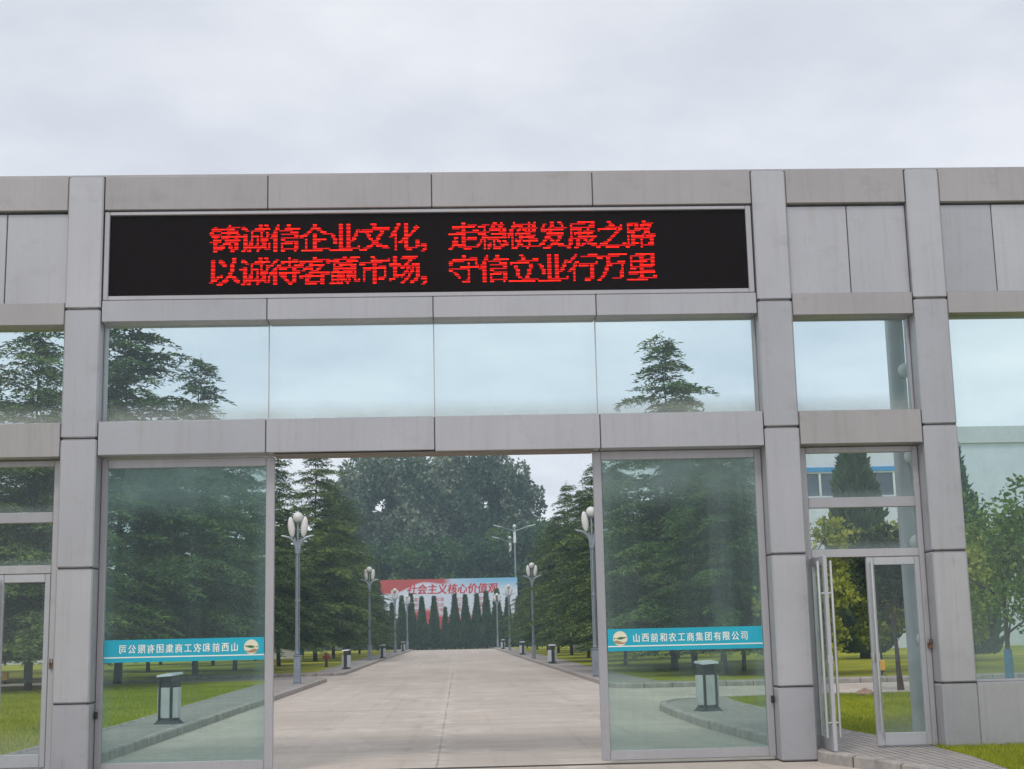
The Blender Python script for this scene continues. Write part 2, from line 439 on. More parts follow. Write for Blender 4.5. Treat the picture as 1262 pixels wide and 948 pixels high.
# ------------------------------------------------------------------ ground, road, pavements, lawns
g = MB(); g.add([(-240,-45,-.05),(240,-45,-.05),(240,330,-.05),(-240,330,-.05)], [(0,1,2,3)])
structure(g.build('ground', M['earth']))
rd = MB()
rd.add([(-60,-42,0),(60,-42,0),(60,.25,0),(-60,.25,0)], [(0,1,2,3)])
rd.add([(-5.3,.25,0),(4.75,.25,0),(4.75,139,0),(-5.3,139,0)], [(0,1,2,3)])
rd.add([(4.75,14,0),(90,14.9,0),(90,23.9,0),(4.75,23,0)], [(0,1,2,3)])
rd.add([(-5.3,36.6,0),(-5.3,43.4,0),(-70,43.4,0),(-70,36.6,0)], [(0,1,2,3)])
structure(rd.build('road', M['road']))

def arc(cx, cy, r, a0, a1, n=7):
    return [(cx+r*math.cos(R(a0+(a1-a0)*i/n)), cy+r*math.sin(R(a0+(a1-a0)*i/n))) for i in range(n+1)]
# outlines follow the kerb's road-side line
pave_polys = {
 'left_near': [(-4.85,-12)]+[(-4.85,34.5)]+arc(-5.85,36.0-.6,1.0,0,90,6)+[(-12,36.5),(-12,35.2),(-7.0,35.2),(-6.6,34.0),(-6.1,9),(-6.1,-12)],
 'left_far': [(-12,43.2),(-5.9,43.2)]+arc(-5.9,44.2,1.0,-90,0,6)+[(-5.05,75),(-5.05,139),(-6.7,139),(-6.6,75),(-6.3,46),(-7.2,44.4),(-12,44.4)],
 'right_near': [(4.3,-.2),(4.26,2),(4.12,4.5),(4.0,6.5),(3.98,9.5),(4.02,11.6),(4.2,12.8),(4.6,13.6),(5.3,14.1),(7,14.4),(30,14.8),(30,14.55),(6.6,14.2),(5.75,13.9),(5.62,12),(5.6,6),(5.5,3),(5.7,1.4),(5.86,.5),(6.3,.3),(5.80,.22),(5.77,-1.2),(5.6,-2.7),(5.9,-6),(6.6,-10),(5.6,-10),(5.1,-4),(4.62,-1.3),(4.38,-.5)],
 'right_far': [(30,24.0),(5.3,23.2)]+arc(5.3,24.2,1.0,-90,-180,6)+[(4.15,50),(4.0,75),(3.75,139),(5.4,139),(5.6,75),(5.7,30),(5.9,25.4),(6.6,24.6),(30,25.2)],
}
for k, poly in pave_polys.items():
    # ensure counter-clockwise
    A = sum(poly[i][0]*poly[(i+1)%len(poly)][1]-poly[(i+1)%len(poly)][0]*poly[i][1] for i in range(len(poly)))
    if A < 0: poly = poly[::-1]
    b = MB(); b.prism(poly, -.04, .118)
    structure(b.build('pavement', M['paving']))
def sweep(pts, w, z0, z1, side):
    """kerb of width w swept along pts, offset to one side"""
    b = MB(); L = []; P = [Vector((x,y,0)) for x,y in pts]; vs = []; fs = []
    for i, q in enumerate(P):
        t = (P[min(i+1,len(P)-1)]-P[max(i-1,0)]).normalized(); nrm = Vector((-t.y, t.x, 0))*side
        a = q - nrm*.012; c = q + nrm*w
        vs += [(a.x,a.y,z0),(a.x,a.y,z1-.02),((a+nrm*.02).x,(a+nrm*.02).y,z1),(c.x,c.y,z1),(c.x,c.y,z0)]
    for i in range(len(P)-1):
        for k in range(5):
            k2 = (k+1)%5
            fs.append((i*5+k,i*5+k2,i*5+5+k2,i*5+5+k))
    fs.append((0,1,2,3,4)); fs.append(tuple(len(vs)-5+k for k in (4,3,2,1,0)))
    b.add(vs, fs); return b
def smooth_pts(pts, n=3):
    out = []
    for i in range(len(pts)-1):
        for k in range(n): out.append((pts[i][0]+(pts[i+1][0]-pts[i][0])*k/n, pts[i][1]+(pts[i+1][1]-pts[i][1])*k/n))
    out.append(pts[-1]); return out
kl = [(-4.85,-12),(-4.85,34.5)]+arc(-5.85,35.4,1.0,0,90,6)+[(-12,36.5)]
structure(sweep(kl, .13, -.04, .135, 1).build('kerb', M['kerb']))
kl = [(-12,43.2),(-5.9,43.2)]+arc(-5.9,44.2,1.0,-90,0,6)+[(-5.05,75),(-5.05,139)]
structure(sweep(kl, .13, -.04, .135, 1).build('kerb', M['kerb']))
kl = [(5.6,-10),(5.1,-4),(4.62,-1.3),(4.38,-.5),(4.3,-.2),(4.26,2),(4.12,4.5),(4.0,6.5),(3.98,9.5),(4.02,11.6),(4.2,12.8),(4.6,13.6),(5.3,14.1),(7,14.4),(30,14.8)]
structure(sweep(kl, .13, -.04, .135, -1).build('kerb', M['kerb']))
kl = [(30,24.0),(5.3,23.2)]+arc(5.3,24.2,1.0,-90,-180,6)+[(4.15,50),(4.0,75),(3.75,139)]
structure(sweep(kl, .13, -.04, .135, -1).build('kerb', M['kerb']))
lawn_polys = [
 [(-6.1,-12),(-6.1,9),(-6.6,34.0),(-7.0,35.2),(-12,35.2),(-60,35.2),(-60,-12)],
 [(-60,44.4),(-12,44.4),(-7.2,44.4),(-6.3,46),(-6.6,75),(-6.7,139),(-60,139)],
 [(6.3,.3),(60,.3),(60,14.6),(30,14.55),(6.6,14.2),(5.75,13.9),(5.62,12),(5.6,6),(5.5,3),(5.7,1.4),(5.86,.5)],
 [(6.3,.3),(5.80,.22),(5.77,-1.2),(5.6,-2.7),(5.9,-6),(6.6,-10),(60,-10),(60,.3)],
 [(5.7,30),(5.9,25.4),(6.6,24.6),(30,25.2),(60,25.8),(60,139),(5.4,139),(5.6,75)],
]
for i, poly in enumerate(lawn_polys):
    A = sum(poly[k][0]*poly[(k+1)%len(poly)][1]-poly[(k+1)%len(poly)][0]*poly[k][1] for k in range(len(poly)))
    if A < 0: poly = poly[::-1]
    b = MB(); b.prism(poly, -.045, .110)
    structure(b.build('lawn', M['lawn']))
    lawn_polys[i] = poly
# low kerbs that edge the lawns
ek = sweep([(-6.1,-12),(-6.1,9),(-6.6,34.0)], .06, 0, .14, 1); structure(ek.build('kerb', M['kerb']))
ek = sweep([(5.86,.5),(5.7,1.4),(5.5,3),(5.6,6),(5.62,12),(5.75,13.9)], .05, 0, .13, -1); structure(ek.build('kerb', M['kerb']))
# grass blades on the lawns nearest the gate
def inside(poly, X, Y):
    ins = np.zeros(len(X), bool); n = len(poly)
    for i in range(n):
        x0,y0 = poly[i]; x1,y1 = poly[(i+1)%n]
        c = ((y0 > Y) != (y1 > Y)) & (X < (x1-x0)*(Y-y0)/((y1-y0) if y1 != y0 else 1e-9)+x0)
        ins ^= c
    return ins
def blades(specs):
    Vs = []; 
    for poly, (x0,x1,y0,y1), n, h in specs:
        X = rng.uniform(x0,x1,n); Y = rng.uniform(y0,y1,n)
        k = inside(poly, X, Y); X = X[k]; Y = Y[k]; m = len(X)
        a = rng.uniform(0, 2*np.pi, m); hh = h*rng.uniform(.5,1.3,m); w = h*.13
        lean = rng.uniform(0,.7,m)*hh; b = rng.uniform(0,2*np.pi,m)
        z = np.full(m,.105)
        A = np.stack([X-np.cos(a)*w, Y-np.sin(a)*w, z],1); B = np.stack([X+np.cos(a)*w, Y+np.sin(a)*w, z],1)
        T = np.stack([X+np.cos(b)*lean, Y+np.sin(b)*lean, z+hh],1)
        Vs.append(np.stack([A,B,T],1).reshape(-1,3))
    V = np.concatenate(Vs); F = np.arange(len(V)).reshape(-1,3)
    return np_mesh('grass', V, F)
me = blades([(lawn_polys[3], (5.5,8.5,-3.5,.3), 42000, .06), (lawn_polys[2], (5.5,13,.4,14.6), 60000, .06), (lawn_polys[0], (-14,-6,2,30), 60000, .07)])
tag(link('grass', me, M['grass']), 'short bright green grass blades on the lawns beside the gate', 'grass', kind='stuff')

# ------------------------------------------------------------------ the gate building
gate = empty('entrance_gate', (0, 0, 0))
tag(gate, 'long grey metal clad gatehouse with glass bays and an open middle gateway', 'gate building')
J = [.884, 2.488, 4.07, 5.701, 7.423]
COLS = [(-6.86,-6.42,.10),(-4.85,-4.41,0),(3.856,4.295,0),(5.864,6.30,.11),(9.90,10.34,.11)]
for x0, x1, zb in COLS:
    b = MB(); z = zb+.012
    for j in J:
        b.cbox(x0, x1, -.03, .46, z, j-.006, .018); z = j+.006
    c = b.build('column', M['clad'], gate, True)
    k = MB(); k.box(x0+.018, x1-.018, -.008, .44, zb, 7.40); k.build('joint_core', M['core'], c)
def strip(name, mat, xs, z0, z1, y0, y1, gap=.010, dz=None):
    b = MB()
    for i in range(len(xs)-1):
        d = dz[i] if dz else 0
        b.cbox(xs[i]+gap/2, xs[i+1]-gap/2, y0, y1, z0+d, z1, .007)
    o = b.build(name, mat, gate, True)
    k = MB(); k.box(xs[0]+.01, xs[-1]-.01, y0+.014, y1-.02, z0+.02, z1-.012); k.build('joint_core', M['core'], o)
    return o
CX = [-4.405,-2.349,-.266,1.797,3.851]
BAYS = [(-6.415,-4.855), (4.30,5.859), (6.305,9.895)]
strip('top_fascia', M['clad_dirty'], CX, 6.985, 7.423, 0, .46)
strip('mid_band', M['clad'], CX, 5.535, 5.808, 0, .40)
strip('lintel', M['clad'], CX, 3.858, 4.279, -.012, .44, dz=[0,0,-.018,-.018])
for x0, x1 in BAYS:
    xs = [x0, x1] if x1-x0 < 2 else [x0, 8.1, x1]
    strip('top_fascia', M['clad_dirty'], xs, 6.985, 7.423, 0, .46)
    strip('mid_band', M['clad_dirty'], xs, 5.505, 5.790, -.002, .40)
    xm = (x0+x1)/2+.01 if x1-x0 < 2 else 6.99
    xs2 = [x0, xm, x1] if x1-x0 < 2 else [x0, xm, 7.72, 8.45, 9.17, x1]
    strip('upper_panel', M['clad'], xs2, 5.79, 6.955, .055, .3)
    if x1-x0 < 2: strip('lintel', M['clad_dirty'], xs, 3.848, 4.272, -.012, .44)
# backing of the led bay, soffit boards and roof cap
b = MB(); b.box(-4.40, 3.846, .10, .34, 5.81, 6.98); b.build('led_backing', M['clad'], gate)
b = MB(); b.box(-6.86, 10.34, .02, .5, 7.425, 7.45); b.build('roof_cap', M['clad_dirty'], gate)
b = MB(); b.box(-2.26, 1.71, .03, .42, 3.828, 3.842); b.build('soffit', M['soffit'], gate)
# upper glazing
def pane(x0, x1, z0, z1, y, mat, parent, t=.010):
    b = MB(); b.box(x0, x1, y, y+t, z0, z1); return b.build('pane', mat, parent)
def ring(b, x0, x1, z0, z1, w, y0, y1):
    wl, wr, wb, wt = w
    b.cbox(x0, x0+wl, y0, y1, z0, z1, .006); b.cbox(x1-wr, x1, y0, y1, z0, z1, .006)
    b.cbox(x0+wl+.001, x1-wr-.001, y0+.002, y1-.002, z0, z0+wb, .006); b.cbox(x0+wl+.001, x1-wr-.001, y0+.002, y1-.002, z1-wt, z1, .006)
for i in range(4):
    x0, x1 = CX[i], CX[i+1]
    b = MB()
    if i < 3: b.box(x1-.006, x1+.006, .245, .262, 4.24, 5.56)
    if i == 0: b.box(x0+.0, x0+.02, .2, .3, 4.24, 5.56)
    if i == 3: b.box(x1-.02, x1, .2, .3, 4.24, 5.56)
    b.box(x0+.02, x1-.02, .235, .285, 4.27, 4.295)
    w = b.build('window', M['frame'], gate)
    pane(x0+.007, x1-.007, 4.296, 5.558, .25, M['glass_up'], w)
for x0, x1 in BAYS[:2]:
    b = MB(); ring(b, x0, x1, 4.255, 5.56, (.03,.03,.04,.03), .23, .29)
    w = b.build('window', M['frame'], gate, True)
    pane(x0+.031, x1-.031, 4.296, 5.529, .255, M['glass_up'], w)
# tall glazing and plinth of the right wall bay
b = MB(); ring(b, 6.305, 9.895, .885, 5.56, (.03,.03,.03,.03), .10, .16); b.cbox(8.08, 8.12, .1, .16, .916, 5.529, .005)
w = b.build('window', M['frame'], gate, True)
pane(6.336, 8.079, .916, 5.529, .125, M['glass_wall'], w); pane(8.121, 9.864, .916, 5.529, .125, M['glass_wall'], w)
strip('plinth', M['clad'], [6.305, 8.1, 9.895], .11, .884, .01, .22)
# the two big glass gate panels beside the opening
for (x0, x1, lw, rw, yo) in ((-4.405,-2.27,.075,.105,.25), (1.714,3.85,.105,.085,.25)):
    b = MB(); ring(b, x0, x1, .05, 3.835, (lw, rw, .115, .112), yo, yo+.07)
    gp = b.build('glass_panel', M['frame'], gate, True)
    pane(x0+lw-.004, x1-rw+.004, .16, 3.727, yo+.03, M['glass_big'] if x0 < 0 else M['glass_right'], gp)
    h = MB(); xs = x0+.02 if x0 < 0 else x1-.02
    h.cbox(xs-.014, xs+.014, yo-.05, yo-.001, .69, .775, .004); h.tube([(xs, yo-.06, .71), (xs, yo-.06, .755)], .012)
    h.build('latch', M['black'], gp)
# floor track
b = MB(); b.box(-4.40, 3.85, .262, .30, .001, .016); b.build('floor_track', M['rail'], gate)
# door bays
def door_leaf(hx, hy, w, dirx, ang, z0=.135, z1=2.436):
    """leaf hinged at (hx, hy); closed it lies along x (dirx = +1/-1); ang opens it towards the viewer"""
    Mx = Matrix.Translation((hx, hy, 0)) @ Matrix.Rotation(R(-ang*dirx), 4, 'Z') @ Matrix.Scale(dirx, 4, (1,0,0))
    def put(b):
        b.xf(Mx)
        if dirx < 0: b.f = [tuple(reversed(f)) for f in b.f]
        return b
    b = MB(); ring(b, .0, w, z0, z1, (.065, .095, .155, .10), -.022, .022)
    leaf = put(b).build('door', M['door'], gate, True)
    b = MB(); b.box(.063, w-.093, -.005, .005, z0+.153, z1-.098); put(b).build('pane', M['glass_door'], leaf)
    for s in (-1, 1):
        b = MB(); xh = w-.05; yh = s*.075
        b.tube([(xh, yh, z0+.16), (xh, yh, z1-.06)], .018, 10)
        for zz_ in (z0+.33, z1-.45): b.tube([(xh, s*.02, zz_), (xh, yh, zz_)], .012, 8)
        put(b).build('handle', M['steel'], leaf, True)
    b = MB(); b.box(w-.094, w-.002, -.03, .03, z0+1.02, z0+1.12); put(b).build('lock', M['steel'], leaf)
    return leaf
def door_bay(x0, x1, il, ir, open_left):
    b = MB(); y0, y1 = .25, .33
    b.cbox(x0, il, y0, y1, .125, 3.84, .006); b.cbox(ir, x1, y0, y1, .125, 3.84, .006)
    for z0, z1 in ((3.765,3.84),(3.068,3.198),(2.446,2.548)): b.cbox(il+.001, ir-.001, y0+.002, y1, z0, z1, .006)
    fr = b.build('door_frame', M['frame'], gate, True)
    pane(il+.001, ir-.001, 3.20, 3.763, .285, M['glass_door'], fr); pane(il+.001, ir-.001, 2.55, 3.066, .285, M['glass_door'], fr)
    m = (il+ir)/2; w = m-il-.004
    door_leaf(il+.003, .27, w, 1, open_left, .14, 2.44); door_leaf(ir-.003, .27, w, -1, 0, .14, 2.44)
    h = MB(); xx = ir+.05
    h.box(xx-.03, xx+.035, y0-.035, y0-.001, 1.30, 1.37); h.tube([(xx-.015, y0-.045, 1.37), (xx-.015, y0-.045, 1.41), (xx+.02, y0-.045, 1.41), (xx+.02, y0-.045, 1.37)], .009)
    h.build('padlock', M['rust'], fr)
door_bay(4.30, 5.859, 4.425, 5.79, 91)
door_bay(-6.415, -4.855, -6.31, -4.985, 0)

# white tubular lattice post behind the right door bay
tp = empty('lattice_post', (6.12, 1.62, .11))
tag(tp, 'white tubular steel lattice post with ball joints behind the right door bay', 'steel post')
for (x, y) in ((0,0), (.62,.25), (.20,.78)):
    b = MB(); b.tube([(x,y,0),(x,y,7.0)], .11 if x == 0 else .09, 16); b.build('chord', M['pipe_grey'], tp, True)
zs = [1.30, 2.58, 3.74, 4.93, 6.1]
for i, zk in enumerate(zs):
    b = MB(); b.ball((.06,-.13,zk), .10, 16, 10); b.build('ball_joint', M['white_paint'], tp, True)
    b = MB(); b.tube([(.06,-.13,zk), (.15,-.10,zk+.02), (.62,.25,zk+(.25 if i != 1 else .05))], [.045,.075,.06], 12); b.build('strut', M['white_paint'], tp, True)
    if i in (0, 2, 4):
        b = MB(); b.tube([(.06,-.13,zk), (.12,-.12,zk-.12), (.50,.04,zk-.95)], [.05,.075,.075], 12); b.build('strut', M['white_paint'], tp, True)
    b = MB(); b.tube([(.0,0,zk), (.20,.78,zk-.5)], .05, 10); b.build('strut', M['white_paint'], tp, True)

# ------------------------------------------------------------------ the led display
led = empty('led_display', (0, 0, 5.8))
tag(led, 'long black led display with two rows of red characters above the gateway', 'led sign')
LM = Matrix.Translation((0,0,-5.8))
b = MB(); ring(b, -4.395, 3.835, 5.815, 6.962, (.062,.07,.055,.045), .012, .10); b.xf(LM).build('bezel', M['frame'], led, True)
t = NT('led_matrix'); P = t.pos(); sx, sy, sz = t.sep(P)
mod = t.math('MAXIMUM', t.rng(t.math('ABSOLUTE', t.math('SUBTRACT', t.math('FRACT', t.math('DIVIDE', sx, .32)), .5)), .494, .5), t.rng(t.math('ABSOLUTE', t.math('SUBTRACT', t.math('FRACT', t.math('DIVIDE', sz, .16)), .5)), .488, .5))
dots = t.n('ShaderNodeTexVoronoi'); t.set(dots.inputs['Vector'], t.map(P, (1/.024, 0, 1/.024))); dots.inputs['Randomness'].default_value = 0; dots.inputs['Scale'].default_value = 1
c = t.mix(t.rng(dots.outputs['Distance'], .35, .25), (.005, .002, .002), (.012, .006, .006))
c = t.mix(t.math('MULTIPLY', mod, .4), c, (.005, .005, .006))
M['led'] = t.pbr(c, .8, spec=.08)
b = MB(); b.box(-4.332, 3.764, .05, .098, 5.871, 6.916); b.xf(LM).build('screen', M['led'], led)
t = NT('lit_red_diodes'); g_ = t.n('ShaderNodeNewGeometry')
ec = t.mix(g_.outputs['Random Per Island'], (1.0, .003, .003), (1.0, .022, .004))
row_ = t.math('FRACT', t.math('ADD', t.math('DIVIDE', t.math('SUBTRACT', 6.775, t.sep(t.pos())[2]), .048), .25))
ec = t.mix(t.math('GREATER_THAN', row_, .5), ec, (.33, .002, .002))
M['diode'] = t.pbr((.12, .004, .004), .6, spec=.1, emit=ec, es=2.5)
DOT = .024
def led_rows(b, text, x_left, z_top):
    for ci, ch in enumerate(text):
        cx0 = x_left + ci*DOT*15.75
        if ch in ' ': continue
        if ch == ',':
            for (i, j) in ((1,11),(2,11),(3,11),(1,12),(2,12),(3,12),(3,13),(2,14),(3,14),(1,15),(2,15)): dot(b, cx0+i*DOT, z_top-j*DOT)
            continue
        vs, fs = text_geo(ch, 1.0)
        arr = np.array(vs); bb0 = arr[:, :2].min(0); bb1 = arr[:, :2].max(0)
        ct = (bb0+bb1)/2
        half = max((bb1-bb0).max()/2, .40)
        bv = BVHTree.FromPolygons([Vector((v[0], v[1], 0)) for v in vs], fs)
        for j in range(15):
            for i in range(16):
                px = ct[0] + ((i+.5)/16*2-1)*half*1.0
                py = ct[1] - ((j+.5)/15*2-1)*half - .11*(i-7.5)/16   # the strokes rise a little to the right
                d = bv.find_nearest(Vector((px, py, 0)))[3]
                if d is not None and d < .0136*half/.45: dot(b, cx0+i*DOT, z_top-j*DOT)
def dot(b, x, z):
    w, h = .0118, .0060
    b.box(x-w, x+w, .0455, .0505, z-h, z+h)
b = MB()
led_rows(b, '铸诚信企业文化,走稳健发展之路', -3.07, 6.775)
led_rows(b, '以诚待客赢市场,守信立业行万里', -3.07, 6.343)
b.xf(LM).build('lettering', M['diode'], led)

# ------------------------------------------------------------------ name strips on the glass
t = NT('turquoise_film'); M['film'] = t.pbr(t.ramp(t.noise(t.coord(), 2, 3), [(.3, (.003, .34, .47)), (.7, (.004, .39, .52))]), .35)
M['letter_white'] = plain('pale_lettering', (.78, .82, .74), .5, var=.04)
M['letter_red'] = plain('red_lettering', (.62, .04, .05), .6, var=.06)
M['logo_cream'] = plain('emblem_cream', (.72, .68, .52), .5, var=.05)
M['logo_green'] = plain('emblem_green', (.04, .15, .05), .5)
M['logo_brown'] = plain('emblem_brown', (.35, .24, .12), .5)
NAME = '山西前和农工商集团有限公司'
def name_strip(x0, x1, z0, z1, mirror, label):
    cx, cz = (x0+x1)/2, (z0+z1)/2
    o = empty('name_strip', (cx, .266, cz)); w = x1-x0; h = z1-z0; s = -1 if mirror else 1
    tag(o, label, 'sign')
    b = MB(); b.box(-w/2, w/2, -.004, .0, -h/2, h/2); b.build('band', M['film'], o)
    b = MB(); b.box(-w/2, w/2, -.0065, -.0045, -h/2+.052, -h/2+.066); b.build('line', M['letter_white'], o)
    b = MB()
    xs0, xs1 = -w/2+.30, w/2-.17
    for i, ch in enumerate(NAME):
        vs, fs = text_geo(ch, .112)
        a = np.array(vs); c0 = (a.min(0)+a.max(0))/2
        xx = xs0 + (xs1-xs0)*(i+.5)/len(NAME)
        for q, (ox, oz) in enumerate(((-.0018,-.0012),(.0018,-.0012),(-.0018,.0012),(.0018,.0012))):
            V = [(s*(xx+ox+(v[0]-c0[0])*.86), -.0060-.0003*q, oz+(v[1]-c0[1])*1.02+.022) for v in vs]
            b.add(V, [f if s > 0 else f[::-1] for f in fs])
    b.build('lettering', M['letter_white'], o)
    lx = s*(-w/2+.155); lz = .02; em = MB()
    em.add([(lx, -.0062, lz)]+[(lx+.088*math.cos(2*math.pi*k/32), -.0062, lz+.088*math.sin(2*math.pi*k/32)) for k in range(32)]
           +[(lx+.088*math.cos(2*math.pi*k/32), -.004, lz+.088*math.sin(2*math.pi*k/32)) for k in range(32)],
           [(0, 1+(k+1)%32, 1+k) for k in range(32)]+[(1+k, 1+(k+1)%32, 33+(k+1)%32, 33+k) for k in range(32)])
    e = em.build('emblem', M['logo_cream'], o)
    def band_shape(top, bot, mat, yy):
        b = MB(); n = 16; V = []
        for k in range(n+1):
            q = -1+2*k/n; V += [(lx+q*.08*s, yy, lz+top(q)), (lx+q*.08*s, yy, lz+bot(q))]
        b.add(V, [(2*k, 2*k+1, 2*k+3, 2*k+2) for k in range(n)])
        b.build('emblem_hill', mat, e)
    band_shape(lambda q: .012+.012*q+.006*math.cos(q*4), lambda q: -.004+.016*abs(q)-.012*(1-q*q), M['logo_green'], -.0075)
    band_shape(lambda q: -.036-.012*math.sin(q*3), lambda q: -.036-.034*math.sqrt(max(0, 1-q*q)), M['logo_brown'], -.0075)
name_strip(-4.32, -2.385, 1.352, 1.622, True, 'turquoise company name strip with mirrored characters on the left gate glass')
name_strip(1.83, 3.755, 1.352, 1.622, False, 'turquoise company name strip with readable characters on the right gate glass')

# ------------------------------------------------------------------ street furniture
def lamp_parts(o):
    b = MB(); b.box(-.16,.16,-.16,.16,0,.035); b.cbox(-.125,.125,-.125,.125,.035,.98,.02); b.box(-.14,.14,-.14,.14,.98,1.02); b.build('base_box', M['galv'], o, True)
    b = MB()
    for k in range(3):
        a = 2*math.pi*k/3+.5
        b.tube([(.055*math.cos(a),.055*math.sin(a),1.0),(.055*math.cos(a),.055*math.sin(a),4.72)], .034, 8)
    for z in (1.05, 2.9, 4.62): b.lathe([(.10,z),(.105,z+.02),(.105,z+.06),(.10,z+.08)], n=14)
    b.build('pole', M['galv'], o, True)
    for s in (-1, 1):
        b = MB(); b.tube([(s*.04,0,4.65),(s*.07,0,4.9),(s*.15,0,5.1),(s*.30,0,5.22),(s*.52,0,5.28),(s*.60,0,5.29)], [.06,.055,.05,.045,.035,.02], 8)
        b.tube([(s*.02,0,4.7),(s*.05,0,5.05),(s*.13,0,5.22)], .03, 6)
        b.build('arm', M['galv'], o, True)
        b = MB(); b.ball((0,0,0), .38, 14, 12, .34, .30, 1.0); b.xf(Matrix.Translation((s*.235,0,5.60)) @ Matrix.Rotation(R(s*6),4,'Y'))
        b.build('side_lamp', M['opal'], o, True)
    b = MB(); b.tube([(0,0,4.65),(0,0,5.82)], .035, 8); b.lathe([(.06,5.72),(.11,5.78),(.10,5.82)], n=12); b.build('stem', M['galv'], o, True)
    b = MB(); b.ball((0,0,5.96), .185, 18, 12); b.build('globe', M['opal'], o, True)
lamp0 = empty('street_lamp', (0,0,0)); lamp_parts(lamp0)
LAMPS = [(-5.32,30.1,'nearest left park lamp beside the lawn, white globe over two oval lights'),
 (-5.66,73.7,'second park lamp along the left kerb, globe clear against dark cedars'),
 (-5.75,112,'third park lamp along the left kerb, small before the banner edge'),
 (-5.45,134,'farthest park lamp on the left side at the road end'),
 (4.5,30.1,'nearest right park lamp half hidden by the right gate frame'),
 (4.3,65.8,'second park lamp along the right kerb beside a litter bin'),
 (4.4,108,'third park lamp along the right kerb in front of the banner'),
 (4.05,134,'farthest park lamp on the right side at the road end')]
for i, (x,y,l) in enumerate(LAMPS):
    o = lamp0 if i == 0 else copy_tree(lamp0)
    o.location = (x,y,.118); tag(o, l, 'street lamp', 'park lamps along the road')
    o.scale = ((.915,.955,.93,.93,.915,.90,.93,.93)[i],)*3
def bin_parts(o, panel=False):
    def octa(b, cx, cy, r, z0, z1, sx=1, sy=1):
        poly = [(cx+r*sx*math.cos(R(22.5+45*k)), cy+r*sy*math.sin(R(22.5+45*k))) for k in range(8)]
        b.prism(poly, z0, z1)
    b = MB(); octa(b, 0, 0, .285, .13, .72, .9, .66); octa(b, 0, 0, .265, .115, .13, .9, .66); b.build('drum', M['bin_silver'], o)
    b = MB()
    if panel: b.box(-.085,.085,-.215,.215,.06,.945)
    else:
      for s in (-1,1): b.box(s*.135-.018, s*.135+.018, -.195, .195, .06, .945)
    b.build('frame', M['bin_dark'], o)
    b = MB(); b.box(-.115,.115,-.16,.16,.70,.945); b.build('hood', M['bin_dark'], o)
    b = MB(); b.add([(-.19,-.24,.93),(.19,-.24,.95),(.19,.24,.98),(-.19,.24,.96),(-.175,-.22,.97),(.175,-.22,.99),(.175,.22,1.02),(-.175,.22,1.0)],[(0,3,2,1),(4,5,6,7),(0,1,5,4),(1,2,6,5),(2,3,7,6),(3,0,4,7)]); b.build('lid', M['bin_silver'], o)
    b = MB(); b.add([(-.24,-.22,0),(.24,-.22,0),(.24,.22,0),(-.24,.22,0),(-.16,-.14,.11),(.16,-.14,.11),(.16,.14,.11),(-.16,.14,.11)],[(0,3,2,1),(4,5,6,7),(0,1,5,4),(1,2,6,5),(2,3,7,6),(3,0,4,7)]); b.build('base', M['bin_dark'], o)
bin0 = empty('litter_bin', (0,0,0)); bin_parts(bin0)
bin1 = empty('litter_bin', (0,0,0)); bin_parts(bin1, True)
BINS = [(-5.29,9.15,-18,'silver litter bin with dark posts seen through the left gate glass'),
 (4.55,9.05,14,'silver litter bin with dark posts seen through the right gate glass'),
 (-5.25,49.7,80,'litter bin between the first and second left lamps near a red hydrant'),
 (-5.2,80.5,80,'litter bin just beyond the second left lamp'),
 (-5.35,120,80,'tiny far litter bin before the last left lamp'),
 (4.45,51.7,78,'silver litter bin with dark middle before the second right lamp'),
 (4.35,82,80,'litter bin just beyond the second right lamp'),
 (4.2,121,80,'tiny far litter bin before the last right lamp')]
for i, (x,y,a,l) in enumerate(BINS):
    o = bin0 if i == 0 else bin1 if i == 2 else copy_tree(bin0 if i == 1 else bin1)
    a = a if i < 2 else (-12 if x < 0 else 12)
    o.location = (x,y,.118); o.rotation_euler = (0,0,R(a)); o.scale = (.86,.86,.9); tag(o, l, 'litter bin', 'litter bins along the road')
hy = empty('fire_hydrant', (-6.75,56,.105)); hy.scale = (.8,.8,.9); tag(hy, 'small red fire hydrant with dark foot on the left lawn', 'fire hydrant')
b = MB(); b.lathe([(.14,0),(.14,.04),(.08,.05),(.08,.42)], n=14); b.build('foot', M['bin_dark'], hy, True)
b = MB(); b.lathe([(.12,.40),(.12,.44),(.15,.46),(.15,.68),(.10,.76),(.05,.80),(.03,.84)], n=14)
b.tube([(-.24,0,.57),(.24,0,.57)], .055, 10); b.tube([(0,-.22,.57),(0,0,.57)], .07, 10); b.build('barrel', M['red_paint'], hy, True)
for (x,y,l) in ((12.7,25.6,'small yellow box on the right lawn seen through the right door'), (-17.4,38.6,'small yellow box on the left lawn at the photo edge')):
    o = empty('marker_box', (x,y,.105)); tag(o, l, 'marker box')
    b = MB(); b.cbox(-.1,.1,-.08,.08,.14,.46,.02); b.build('housing', M['yellow'], o, True)
    b = MB(); b.tube([(0,0,0),(0,0,.14)], .04, 10); b.box(-.12,.12,-.1,.1,0,.02); b.build('stand', M['bin_dark'], o)
b = MB(); b.ball((0,0,.03), .17, 12, 8, 1.2, .9, .75)
v = np.array(b.v); v += (rng.random(v.shape)-.5)*.05; b.v = [tuple(q) for q in v]
o = b.build('stone', M['stone'], None, True); o.location = (8.7,13.4,.10); tag(o, 'brown stone lying on the right lawn inside the gate', 'stone')
bb = empty('notice_board', (-11.2,84,.105)); tag(bb, 'blue panel on posts glimpsed between trunks behind the nearest left lamp', 'notice board')
b = MB(); b.cbox(-.32,.32,-.04,.04,.3,2.2,.01); b.build('panel', M['blue'], bb)
for s in (-1,1):
    b = MB(); b.tube([(s*.26,.07,0),(s*.26,.07,2.1)], .04, 8); b.build('post', M['galv'], bb)

